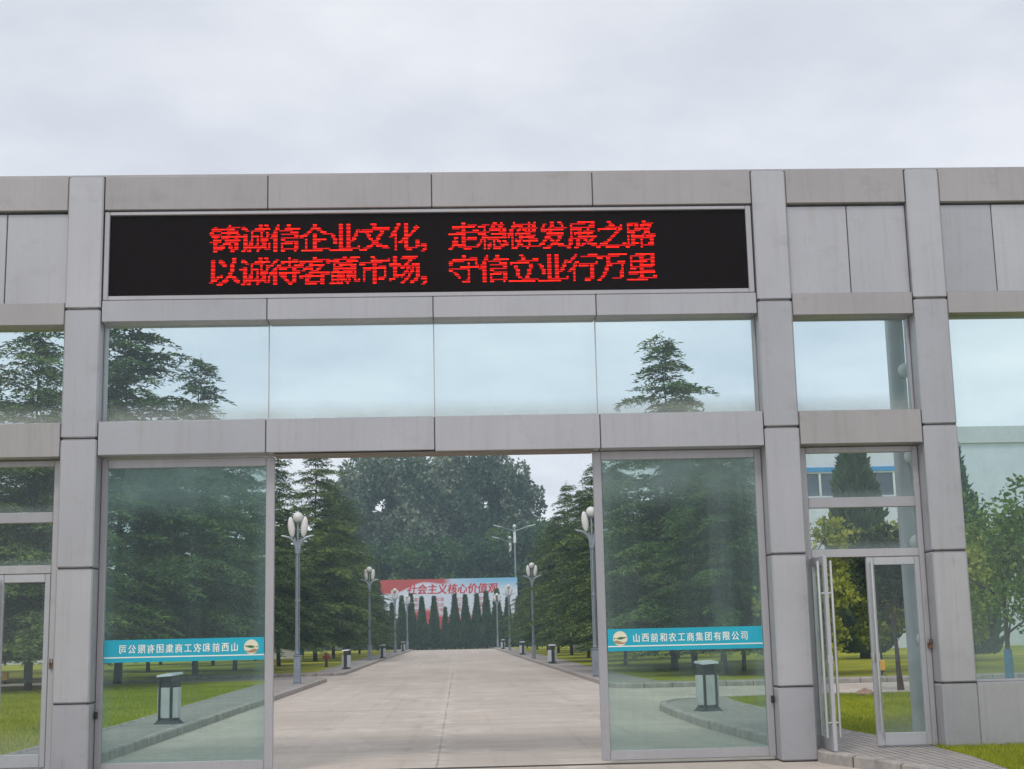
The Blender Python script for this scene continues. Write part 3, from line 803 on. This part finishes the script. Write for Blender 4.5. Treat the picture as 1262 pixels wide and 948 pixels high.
# ------------------------------------------------------------------ banner hoarding at the road end
hb = empty('banner_hoarding', (-1.1,150,0)); tag(hb, 'wide pale blue and red printed hoarding with red characters at the road end', 'hoarding')
t = NT('printed_banner'); gx, gy, gz = t.sep(t.coord('Generated')); nz = t.noise(t.map(t.coord('Generated'), (3,1,1.2)), 1.2, 4)
c = t.ramp(t.math('ADD', gz, t.math('MULTIPLY', nz, .2)), [(.3, (.72,.70,.76)), (.75, (.68,.75,.86))])
c = t.mix(t.math('MULTIPLY', t.rng(gz, .78, .95), t.rng(gx, .35, .75)), c, (.22,.52,.78))
wv = t.math('MULTIPLY', t.math('SINE', t.math('MULTIPLY', gx, 16)), .05)
c = t.mix(t.math('MULTIPLY', t.rng(t.math('SUBTRACT', t.math('ADD', gz, wv), t.math('MULTIPLY', gx, .42)), .74, .78), t.rng(gx, .52, .46)), c, (.5,.075,.075))
c = t.mix(t.rng(t.math('ADD', t.math('ADD', gz, wv), t.math('MULTIPLY', t.math('ABSOLUTE', t.math('SUBTRACT', gx, .35)), .45)), .46, .38), c, (.56,.08,.10))
M['banner'] = t.pbr(c, .6)
b = MB(); b.box(-8.0,8.0,-.06,.06,1.6,8.05); b.build('panel', M['banner'], hb)
for k in range(6):
    b = MB(); b.tube([(-7.5+3*k,.2,0),(-7.5+3*k,.2,7.9)], .09, 8); b.build('post', M['galv'], hb)
b = MB(); vs, fs = text_geo('社会主义核心价值观', 1.18)
for q, (ox, oz) in enumerate(((-.03,-.02),(.03,-.02),(-.03,.02),(.03,.02))):
    b.add([(v[0]+v[1]*.12+.35+ox, -.075-.004*q, v[1]*1.05+6.42+oz) for v in vs], fs)
b.build('lettering', M['letter_red'], hb)
b = MB()
WORDS = ['富强','民主','文明','和谐','自由','平等','公正','法治','爱国','敬业','诚信','友善']
for i, wd in enumerate(WORDS):
    vs, fs = text_geo(wd, .5); cxx = -3.6+2.5*(i//3); czz = 5.5-.62*(i % 3)
    b.add([(v[0]+cxx, -.075-v[2], v[1]+czz) for v in vs], fs)
b.build('small_lettering', M['letter_red'], hb)
# twin-arm street lights beyond the hoarding
def twin_light(x, y, h, arm, l):
    o = empty('twin_arm_light', (x,y,0)); tag(o, l, 'street light', 'twin arm lights beyond the hoarding')
    b = MB(); b.tube([(0,0,0),(0,0,h)], [.16,.09], 10); b.build('pole', M['galv'], o, True)
    b = MB(); b.box(-.16,.16,-.16,.16,h-2.0,h-.6); b.build('control_box', M['white_paint'], o)
    b = MB(); b.ball((0,0,h+.1), .22, 12, 8); b.build('finial', M['white_paint'], o, True)
    for s in (-1,1):
        b = MB(); b.tube([(0,0,h-.5),(s*arm*.5,0,h-.22),(s*arm,0,h+.12)], .05, 8); b.build('arm', M['galv'], o, True)
        b = MB(); b.box(-.45,.45,-.12,.12,-.05,.05); b.xf(Matrix.Translation((s*(arm+.3),0,h+.16)) @ Matrix.Rotation(R(-s*14),4,'Y')); b.build('lamp_head', M['white_paint'], o)
twin_light(7.12,160,14.7,1.9,'taller right one of the two twin armed lights above the hoarding')
twin_light(6.82,168,13.8,1.6,'shorter left one of the two twin armed lights above the hoarding')

# ------------------------------------------------------------------ walls and the white factory hall
M['wall_pale'] = cladding('pale_render', (.60,.62,.63), (.45,.46,.46))
M['hall'] = cladding('white_hall_sheeting', (.66,.71,.76), (.52,.56,.6))
M['trim_blue'] = plain('blue_trim', (.03,.26,.55), .5)
t = NT('dark_window'); M['dark_win'] = t.pbr(t.ramp(t.noise(t.coord(), .6, 3), [(.3,(.03,.05,.08)),(.7,(.07,.10,.14))]), .08, 0, spec=.6)
for (x0,x1,y,l) in ((-70,-12.2,90,'low pale boundary wall behind the left cedars'), (8.6,21,92,'low pale boundary wall behind the right cedars')):
    o = empty('boundary_wall', ((x0+x1)/2,y,0)); tag(o, l, 'wall'); w = x1-x0
    b = MB(); b.box(-w/2,w/2,0,.24,0,2.5); b.build('wall_face', M['wall_pale'], o)
    b = MB(); b.box(-w/2-.05,w/2+.05,-.06,.30,2.5,2.6); b.build('coping', M['kerb'], o)
hall = empty('factory_hall', (48,75,0)); tag(hall, 'large white factory hall with blue trimmed windows behind the right trees', 'building')
b = MB(); b.box(-28,40,0,30,0,13.4); b.build('wall', M['hall'], hall)
b = MB(); b.box(-28.25,40.25,-.25,30.2,13.4,14.5); b.build('parapet', M['wall_pale'], hall)
def hall_window(x0, x1, z0, z1):
    f = MB(); ring(f, x0, x1, z0, z1, (.14,.14,.1,.1), -.10, .02)
    n = max(1, round((x1-x0)/2.6))
    for k in range(1, n): f.box(x0+(x1-x0)*k/n-.07, x0+(x1-x0)*k/n+.07, -.08, .02, z0+.1, z1-.1)
    w = f.build('window', M['white_paint'], hall)
    b = MB(); b.box(x0+.12, x1-.12, -.03, -.005, z0+.08, z1-.08); b.build('pane', M['dark_win'], w)
    b = MB(); b.box(x0-.05, x1+.05, -.16, -.002, z1+.002, z1+.30); b.build('lintel_trim', M['trim_blue'], w)
    b = MB(); b.box(x0-.05, x1+.05, -.16, -.002, z0-.24, z0-.002); b.build('sill_trim', M['trim_blue'], w)
hall_window(-26.5, -16.6, 9.95, 11.65)
hall_window(-26.5, -16.6, 4.2, 6.2)
for k in range(4): hall_window(2+9*k, 8+9*k, 4.2, 6.2)

# ------------------------------------------------------------------ trees
def unit(v): return v/np.maximum(np.linalg.norm(v, axis=-1, keepdims=True), 1e-9)
def blades_at(P, D, L, W, droop):
    """thin two-triangle blades (quads) rooted at P along D"""
    n = len(P); rnd = rng.normal(size=(n,3)); S = unit(np.cross(D, rnd))*W[:,None]
    dz = np.zeros((n,3)); dz[:,2] = -droop
    m_ = P + D*(L*.5)[:,None]; tip = P + D*L[:,None] + dz
    V = np.stack([P, m_+S, tip, m_-S], 1).reshape(-1,3)
    return V
def quads(V): return np.arange(len(V)).reshape(-1,4)
def cedar_crown(h, rad, base, nb, seed, taper=.95):
    q = np.random.default_rng(seed)
    P = []; D = []; L = []; Wd = []
    def tufts(c, d, n_, l0, l1, up_=.35):
        """needle tufts along points c, leaning out along d"""
        k = len(c); r = q.normal(0, .55, (k,3)); r[:,2] = np.abs(r[:,2])*.5+up_*.4
        P.append(c); D.append(unit(d*.9+r)); L.append(q.uniform(l0, l1, k)); Wd.append(q.uniform(.10, .18, k))
    nl = 24                                                    # layers of boughs
    for i in range(nb):
        lay = int(nl*((i+q.random())/nb)**1.15); t = (lay+q.normal(0, .38))/nl; t = min(max(t, 0), .985)
        z = base + (h-base)*t
        rr = rad*(1-t)**taper*q.uniform(.5,1.15)*(1 if t > .1 else .8+2*t) + .12
        if q.random() < .14: rr = rr*1.25 + .15
        a = q.uniform(0, 2*np.pi); rise = q.uniform(.0,.3) if t < .75 else q.uniform(.15,.75)
        ns = max(5, int(rr*8.5)); s = np.linspace(.1, 1, ns)
        dh = np.array([np.cos(a), np.sin(a), 0]); pp = np.array([-np.sin(a), np.cos(a), 0])
        c = dh*(s*rr)[:,None] + pp*(q.normal(0,.12)*rr*s**2)[:,None]; c[:,2] += z + rr*(rise*s - (.18+.75*rise)*s**2.3)
        tufts(np.repeat(c, 2, 0)+q.normal(0,.03,(2*ns,3)), np.tile(dh, (2*ns,1)), 0, .14, .26)
        for k in range(ns):
            for sd in (-1, 1):
                if q.random() < .12: continue
                tl = (.16 + (1-s[k])*.42*min(rr,2.6)/1.6)*q.uniform(.6,1.2)
                if s[k] < .3: tl *= .6
                m_ = max(3, int(tl/.042)); u_ = np.linspace(.12, 1, m_)
                dt = unit(dh*q.uniform(.35,.9) + pp*sd*q.uniform(.6,1.0) + np.array([0,0,q.uniform(-.3,.05)]))
                cc = c[k] + dt*(u_*tl)[:,None]; cc[:,2] -= .32*tl*u_**2
                tufts(cc + q.normal(0,.025,(m_,3)), np.tile(dt, (m_,1)), 0, .12, .25)
    z = np.linspace(h-1.3, h+.1, 34); a = q.uniform(0, 6.28, 34); o = np.stack([np.cos(a), np.sin(a), 0*a+.5], 1)
    P.append(np.stack([0*z,0*z,z],1)); D.append(unit(o)); L.append(np.linspace(.42,.12,34)); Wd.append(np.full(34,.14))
    P = np.concatenate(P); D = np.concatenate(D); L = np.concatenate(L); Wd = np.concatenate(Wd)
    n = len(P); out = unit(P*np.array([1,1,0])); N = out*.55+np.array([0,0,1.0])+q.normal(0,.45,(n,3))
    S = unit(np.cross(D, N))*(L*Wd)[:,None]
    mid = P + D*(L*.45)[:,None]; tip = P + D*L[:,None]; tip[:,2] -= L*q.uniform(.15,.6,n)
    V = np.stack([P, mid+S, tip, mid-S], 1).reshape(-1,3)
    return np_mesh('crown', V, quads(V))
def trunk_mesh(b, h, r, lean=(0,0), n=7):
    pts = [(lean[0]*(k/n)**1.3*h + random.uniform(-.02,.02)*h*.3, lean[1]*(k/n)*h + random.uniform(-.02,.02)*h*.3, h*k/n) for k in range(n+1)]
    pts[0] = (0,0,-.05)
    b.tube(pts, [r*(1.25 if k == 0 else 1-.85*k/n) for k in range(n+1)], 9); return pts
CED = []
for i, (rad, base, nb, tp_) in enumerate(((3.6,1.3,270,.70),(3.3,1.1,255,.8),(3.9,1.4,290,.62),(3.1,1.2,240,.85))):
    cm = cedar_crown(12.0, rad, base, nb, 50+i, tp_); cm.materials.append(M['cedar'])
    b = MB(); trunk_mesh(b, 11.0, .09)
    for k in range(26):
        z = 1.7+9*(k/26); a = random.uniform(0, 6.28); l = (3.2*(1-z/12.5))*random.uniform(.5,.85)
        b.tube([(0,0,z),(l*.5*math.cos(a),l*.5*math.sin(a),z+.12*l),(l*math.cos(a),l*math.sin(a),z+.1*l)], [.05,.03,.012], 5)
    tm = bpy.data.meshes.new('trunk'); tm.from_pydata(b.v, [], b.f); tm.materials.append(M['bark']); CED.append((cm, tm))
def place(name, meshes, x, y, s, rz, label, cat, group, sx=1.0, names=('crown','trunk'), z=.1):
    o = empty(name, (x,y,z), rz); o.scale = (s*sx, s*sx, s)
    tag(o, label, cat, group)
    for nm, me_ in zip(names, meshes):
        c = bpy.data.objects.new(nm, me_); col.objects.link(c); c.parent = o
    return o
LEFT = [(-13.7,29,12.3,0,'tall cedar whose bare trunk shows through the left pedestrian door'),
 (-17.0,33.5,12.4,3,'cedar at the far left edge, tip seen in the left upper window'),
 (-13.0,38,14.6,2,'broad tall cedar filling the left end of the wide upper glazing'),
 (-11.3,44.8,13.9,1,'cedar with spire tip right of the broad one in the upper glazing'),
 (-10.9,53,11.9,2,'cedar behind the right half of the left gate glass'),
 (-9.9,62,11.6,3,'first cedar left of the nearest left lamp, tip against the sky'),
 (-9.2,75,14.6,1,'tallest cedar seen through the gateway, right of the nearest left lamp'),
 (-9.0,86,12.4,0,'cedar just behind the tallest one on the left side of the gateway'),
 (-8.7,97,12.6,3,'cedar behind the second left lamp, sloping toward the banner'),
 (-8.6,107,9.6,1,'shorter cedar between the second and third left lamps'),
 (-8.4,118,7.6,2,'small cedar left of the banner edge'),
 (-8.3,129,6.2,0,'smallest cedar at the far end of the left row')]
RIGHT = [(8.0,36,12.8,1,'cedar with a dark tip in the right end of the wide upper glazing'),
 (9.5,40.5,11.9,3,'cedar with a slim second tip right of the dark one in the upper glazing'),
 (8.7,29.5,8.2,2,'bushy cedar right behind the middle of the right gate glass'),
 (10.0,33,8.4,0,'cedar behind the right edge of the right gate glass'),
 (7.2,45,9.2,0,'cedar behind the left half of the right gate glass'),
 (7.3,55,10.2,2,'cedar beside the right gate frame, behind the nearest right lamp'),
 (7.4,65,9.9,1,'cedar behind the second right lamp'),
 (7.3,76,11.3,3,'pointed cedar standing out on the right skyline of the gateway'),
 (7.2,87,10.0,0,'cedar right of the twin armed lights'),
 (7.1,98,9.8,2,'cedar sloping down toward the right end of the banner'),
 (6.9,110,8.2,1,'shorter cedar by the third right lamp'),
 (6.6,122,6.0,3,'smallest cedar at the far end of the right row')]
def ced(x, y, h, k, l, grp, sx=1.0):
    place('cedar_tree', CED[k], x, y, h/12.0, rng.uniform(0,6.28), l, 'tree', grp, sx)
for (x,y,h,k,l) in LEFT: ced(x,y,h,k,l,'cedars on the left lawn', 1.3 if 14.55 < h < 14.65 and x < -12 else (1.12 if h > 9 else 1.18))
for (x,y,h,k,l) in RIGHT: ced(x,y,h,k,l,'cedars on the right lawn', 1.25 if h > 11.6 else 1.08)
for i, (x,y,h) in enumerate([(-18.5,45,9.5),(-15.5,55,9.5),(-20,58,9.5),(-14.5,68,10),(-19,75,10),(-23.5,48,9.5),(-27,62,10),(-14,82,10.5),(-13.5,98,10.5),(-13,112,10),(-24,38,9.0),(-30,46,9.5)]):
    ced(x,y,h,i%4,'dark cedar in the rows behind the left gate glass','cedars in the back rows on the left', 1.2)
for i, (x,y,h) in enumerate([(11.8,47,8.6),(11.5,58,9),(12,70,9.5),(11.8,84,10),(11.5,100,9.5),(11,116,9)]):
    ced(x,y,h,i%4,'dark cedar in the rows behind the right gate glass','cedars in the back rows on the right', 1.1)

def blob_crown(name, lobes, n, size, seed, flat=.0, mat=None):
    """leaf quads spread through the volume of many overlapping lobes: (x,y,z,rx,ry,rz)"""
    r = np.random.default_rng(seed); lobes = np.array(lobes, float)
    vol = lobes[:,3]*lobes[:,4]*lobes[:,5]; pick = r.choice(len(lobes), n, p=vol**.72/(vol**.72).sum())
    u = unit(r.normal(size=(n,3))); rad = r.uniform(.18,1,n)**.4*(1+r.normal(0,.09,n))
    P = lobes[pick,:3] + u*rad[:,None]*lobes[pick,3:6]
    D = unit(u + r.normal(0,.8,(n,3)) + np.array([0,0,-.15])); L = size*r.uniform(.6,1.4,n)
    S = unit(np.cross(D, r.normal(size=(n,3))))*(L*r.uniform(.28,.42,n))[:,None]
    mid = P + D*(L*.5)[:,None]; tip = P + D*L[:,None]
    V = np.stack([P, mid+S, tip, mid-S], 1).reshape(-1,3)
    me_ = np_mesh(name, V, quads(V)); me_.materials.append(mat); return me_
def limb_tree(h, r, spread, nl, mat, seed, lean=(0,0), fork=.35):
    rr = random.Random(seed); b = MB(); ends = []
    trunk_mesh(b, h*.8, r, lean)
    for k in range(nl):
        z = h*(fork + (.85-fork)*k/nl); a = rr.uniform(0,6.28); l = spread*rr.uniform(.5,1)*(1-.35*k/nl)
        x0 = lean[0]*z; y0 = lean[1]*z
        e = (x0+l*math.cos(a), y0+l*math.sin(a), z+l*rr.uniform(.5,1.0))
        b.tube([(x0,y0,z),(x0+l*.45*math.cos(a),y0+l*.45*math.sin(a),z+l*.3),e],[r*.42,r*.25,r*.08],6); ends.append(e)
    tm = bpy.data.meshes.new('trunk'); tm.from_pydata(b.v, [], b.f); tm.materials.append(mat)
    return tm, ends
# tall poplars far behind the hoarding
POP = []
for i in range(4):
    rr = random.Random(90+i); H = 28.0
    tm, ends = limb_tree(H, .36, 4.4, 20, M['bark'], 190+i, fork=.2)
    lobes = []
    for e in ends:
        k = rr.uniform(.9,1.9)
        lobes.append((e[0], e[1], min(e[2], H-2), k, k, k*rr.uniform(.8,1.2)))
        lobes.append((e[0]*.5+rr.uniform(-.6,.6), e[1]*.5+rr.uniform(-.6,.6), e[2]-rr.uniform(.5,2.0), k*.8, k*.8, k*.8))
    for k in range(9): lobes.append((rr.uniform(-1,1)*1.6, rr.uniform(-1,1)*1.6, 14+13.5*k/9, rr.uniform(.9,1.6), rr.uniform(.9,1.6), rr.uniform(1.2,2.2)))
    POP.append((blob_crown('crown', lobes, 15000, .5, 300+i, mat=M['poplar']), tm))
WOOD = []
for i in range(3):
    rr = random.Random(40+i); H = 14.0
    tm, ends = limb_tree(H, .26, 3.8, 16, M['bark'], 70+i, fork=.2)
    lobes = []
    for e in ends:
        k = rr.uniform(.9,1.6)
        lobes.append((e[0], e[1], min(e[2], H-1.2), k, k, k*.85)); lobes.append((e[0]*.55, e[1]*.55, e[2]-rr.uniform(.5,1.5), k, k, k*.85))
    for k in range(8): lobes.append((rr.uniform(-1,1)*2.6, rr.uniform(-1,1)*2.6, 2.0+9*k/8, 1.4, 1.4, 1.1))
    WOOD.append((blob_crown('crown', lobes, 12000, .42, 400+i, mat=M['wood']), tm))
i = 0
for (x,y,h) in [(-17.5,196,28.5),(-13.5,190,30),(-9.5,194,31),(-5.5,189,30),(-1.5,193,31.5),(2.5,190,30.5),(6.5,193,30),(9.6,191,27.5),(-16,205,31),(-7,206,32),(0,205,32),(7,206,31),(12.5,200,19)]:
    left = x > 9 and h < 20
    place('poplar_tree', POP[i%4], x, y, h/29.0, i*1.7, 'tall hazy grey green poplar in the screen above the hoarding' if not left else 'lower poplar stepping down at the right end of the hazy tree screen', 'tree', 'poplars behind the hoarding'); i += 1
for (x,y,h) in [(-21,166,13.8),(-17,169,14.5),(-13.5,165,13.9),(-10,168,14.2),(-6.8,165,14),(-3.5,168,14.8),(-.3,165,14.2),(3,168,15),(6,172,16),(9.2,170,16.5),(12.5,174,17.5),(16,172,16.5),(20,175,16),(24,178,15)]:
    place('wood_tree', WOOD[i%3], x, y, h/14.5, i*2.1, 'round green tree in the lower belt directly behind the hoarding', 'tree', 'lower trees behind the hoarding', 1.05); i += 1
# pointed cypresses in front of the hoarding
def cypress(h, r, n, seed, mat, prof=lambda t: np.minimum(1,(1-t)**1.15*1.12)*np.minimum(1,.7+t*3)):
    q = np.random.default_rng(seed); t = q.random(n)**1.25; z = .25+(h-.25)*t; a = q.uniform(0,2*np.pi,n)
    rad = r*prof(t)*q.uniform(.55,1.1,n)*(1+.16*np.sin(a*3+z*2.3))
    P = np.stack([rad*np.cos(a), rad*np.sin(a), z],1); D = unit(np.stack([np.cos(a)*.55, np.sin(a)*.55, 0*a+1],1)+q.normal(0,.22,(n,3)))
    L = q.uniform(.22,.5,n)*(h/6)**.5; S = unit(np.cross(D, q.normal(size=(n,3))))*(L*.2)[:,None]
    m_ = P+D*(L*.5)[:,None]
    V = np.stack([P-D*(L*.1)[:,None], m_+S, P+D*L[:,None], m_-S],1).reshape(-1,3)
    me_ = np_mesh('crown', V, quads(V)); me_.materials.append(mat)
    b = MB(); b.tube([(0,0,-.05),(0,0,h*.8)], [r*.12+.03,.02], 7); tm = bpy.data.meshes.new('trunk'); tm.from_pydata(b.v, [], b.f); tm.materials.append(M['bark'])
    return me_, tm
CYP = [cypress(6.0, .80, 5200, 700+i, M['cypress']) for i in range(3)]
for k, (x,h,l) in enumerate([(-8.6,5.2,None),(-7.4,5.0,None),(-6.3,5.7,'cypress furthest left in front of the red banner edge'),(-5.3,5.9,None),(-4.1,5.55,None),(-2.75,5.6,None),(-1.5,4.4,'shortest cypress near the middle of the row before the hoarding'),(-.45,5.8,None),(.72,5.7,None),(2.0,5.75,None),(3.05,6.0,None),(4.25,6.25,'tallest darkest cypress at the right end of the row before the hoarding'),(5.4,5.3,None),(6.6,5.4,None)]):
    place('cypress_tree', CYP[k%3], x, 141.5+(k%2)*.3, h/6.0, k*1.3, l or 'dark pointed cypress in the row in front of the hoarding', 'tree', 'cypresses before the hoarding', 1.0, z=0)
# low hedge closing the road end behind the cypress row
hq = np.random.default_rng(5); n = 16000
P = np.stack([hq.uniform(-13,10,n), 143.4+hq.uniform(-.6,.6,n), hq.uniform(0,1.0,n)**.7*1.9],1)
D = unit(hq.normal(size=(n,3))+np.array([0,-.3,.5])); L = hq.uniform(.15,.3,n); S = unit(np.cross(D, hq.normal(size=(n,3))))*(L*.35)[:,None]; m_ = P+D*(L*.5)[:,None]
V = np.stack([P,m_+S,P+D*L[:,None],m_-S],1).reshape(-1,3)
tag(link('hedge', np_mesh('hedge', V, quads(V)), M['cypress']), 'low dark hedge closing the road end behind the cypresses', 'hedge')

# junipers in front of the hall
JUN = cypress(9.8, 1.75, 9000, 801, M['cypress'], lambda t: np.minimum(1,(1-t)**.6)*np.minimum(1,.55+t*3))
place('juniper_tree', JUN, 18.6, 48, 1.0, .4, 'dark rounded juniper before the blue trimmed windows of the hall', 'tree', 'junipers by the hall', 1.05)
JUN2 = cypress(9.2, 1.9, 9000, 802, M['cypress'], lambda t: np.minimum(1,(1-t)**.85)*np.minimum(1,.55+t*3))
place('juniper_tree', JUN2, 20.2, 40, 1.0, 1.4, 'dark pointed juniper just right of the third column', 'tree', 'junipers by the hall', 1.0)
# broadleaf trees seen through the right bays
def small_tree(x, y, h, spread, mat, n, leaf, seed, label, trunk_r=.07, lean=(0,0), bark='bark', fork=.3, low=.3):
    rr = random.Random(seed); tm, ends = limb_tree(h, trunk_r, spread, 12, M[bark], seed, lean, fork)
    lobes = []
    for e in ends:
        lobes.append((e[0], e[1], min(e[2], h*.95), spread*rr.uniform(.22,.36), spread*rr.uniform(.22,.36), spread*rr.uniform(.2,.34)))
        lobes.append((e[0]*.5, e[1]*.5, h*rr.uniform(low,.8), spread*rr.uniform(.2,.34), spread*rr.uniform(.2,.34), spread*rr.uniform(.2,.34)))
    return place('broadleaf_tree', (blob_crown('crown', lobes, n, leaf, seed, mat=mat), tm), x, y, 1, 0, label, 'tree', 'young trees on the right lawn')
small_tree(10.9,26.5,4.7,2.0,M['ygreen'],9000,.15,21,'yellow green bushy tree seen through the open right door', .09, fork=.2, low=.22)
small_tree(13.4,28.0,4.5,1.7,M['ygreen'],7000,.15,22,'second yellow green tree, behind the closed right door leaf', .08, fork=.25, low=.25)
small_tree(10.57,16.9,3.9,1.0,M['dgreen'],5200,.12,23,'slim dark tree with a bare leaning trunk behind the closed door leaf', .07, (-.05,0), fork=.5, low=.55)
bt = small_tree(11.35,12,4.6,1.7,M['sapling'],6500,.10,24,'leafy young tree with blue painted trunk base behind the tall right glazing', .07, fork=.22, low=.3)
b = MB(); b.tube([(0,0,-.04),(0,0,.95)], [.10,.085], 12); b.build('painted_base', M['trunk_blue'], bt)
small_tree(13.6,13,4.3,1.6,M['sapling'],5500,.10,25,'leafy young tree at the right photo edge behind the tall glazing', .07, fork=.22, low=.3)
small_tree(16.5,30,5.0,2.2,M['ygreen'],6000,.17,26,'yellow green tree far right in front of the hall', .1, fork=.25, low=.25)

# ------------------------------------------------------------------ haze
t = NT('air_haze')
pv = t.n('ShaderNodeVolumePrincipled'); pv.inputs['Color'].default_value = (.66, .86, 1.0, 1); pv.inputs['Density'].default_value = .00082; pv.inputs['Anisotropy'].default_value = .2
t.t.links.new(pv.outputs[0], t.out.inputs['Volume'])
b = MB(); b.box(-241,241,-46,331,-1.1,40)
hz = b.build('haze', t.m); tag(hz, 'thin pale blue haze in the air over the whole place', 'haze', kind='stuff')
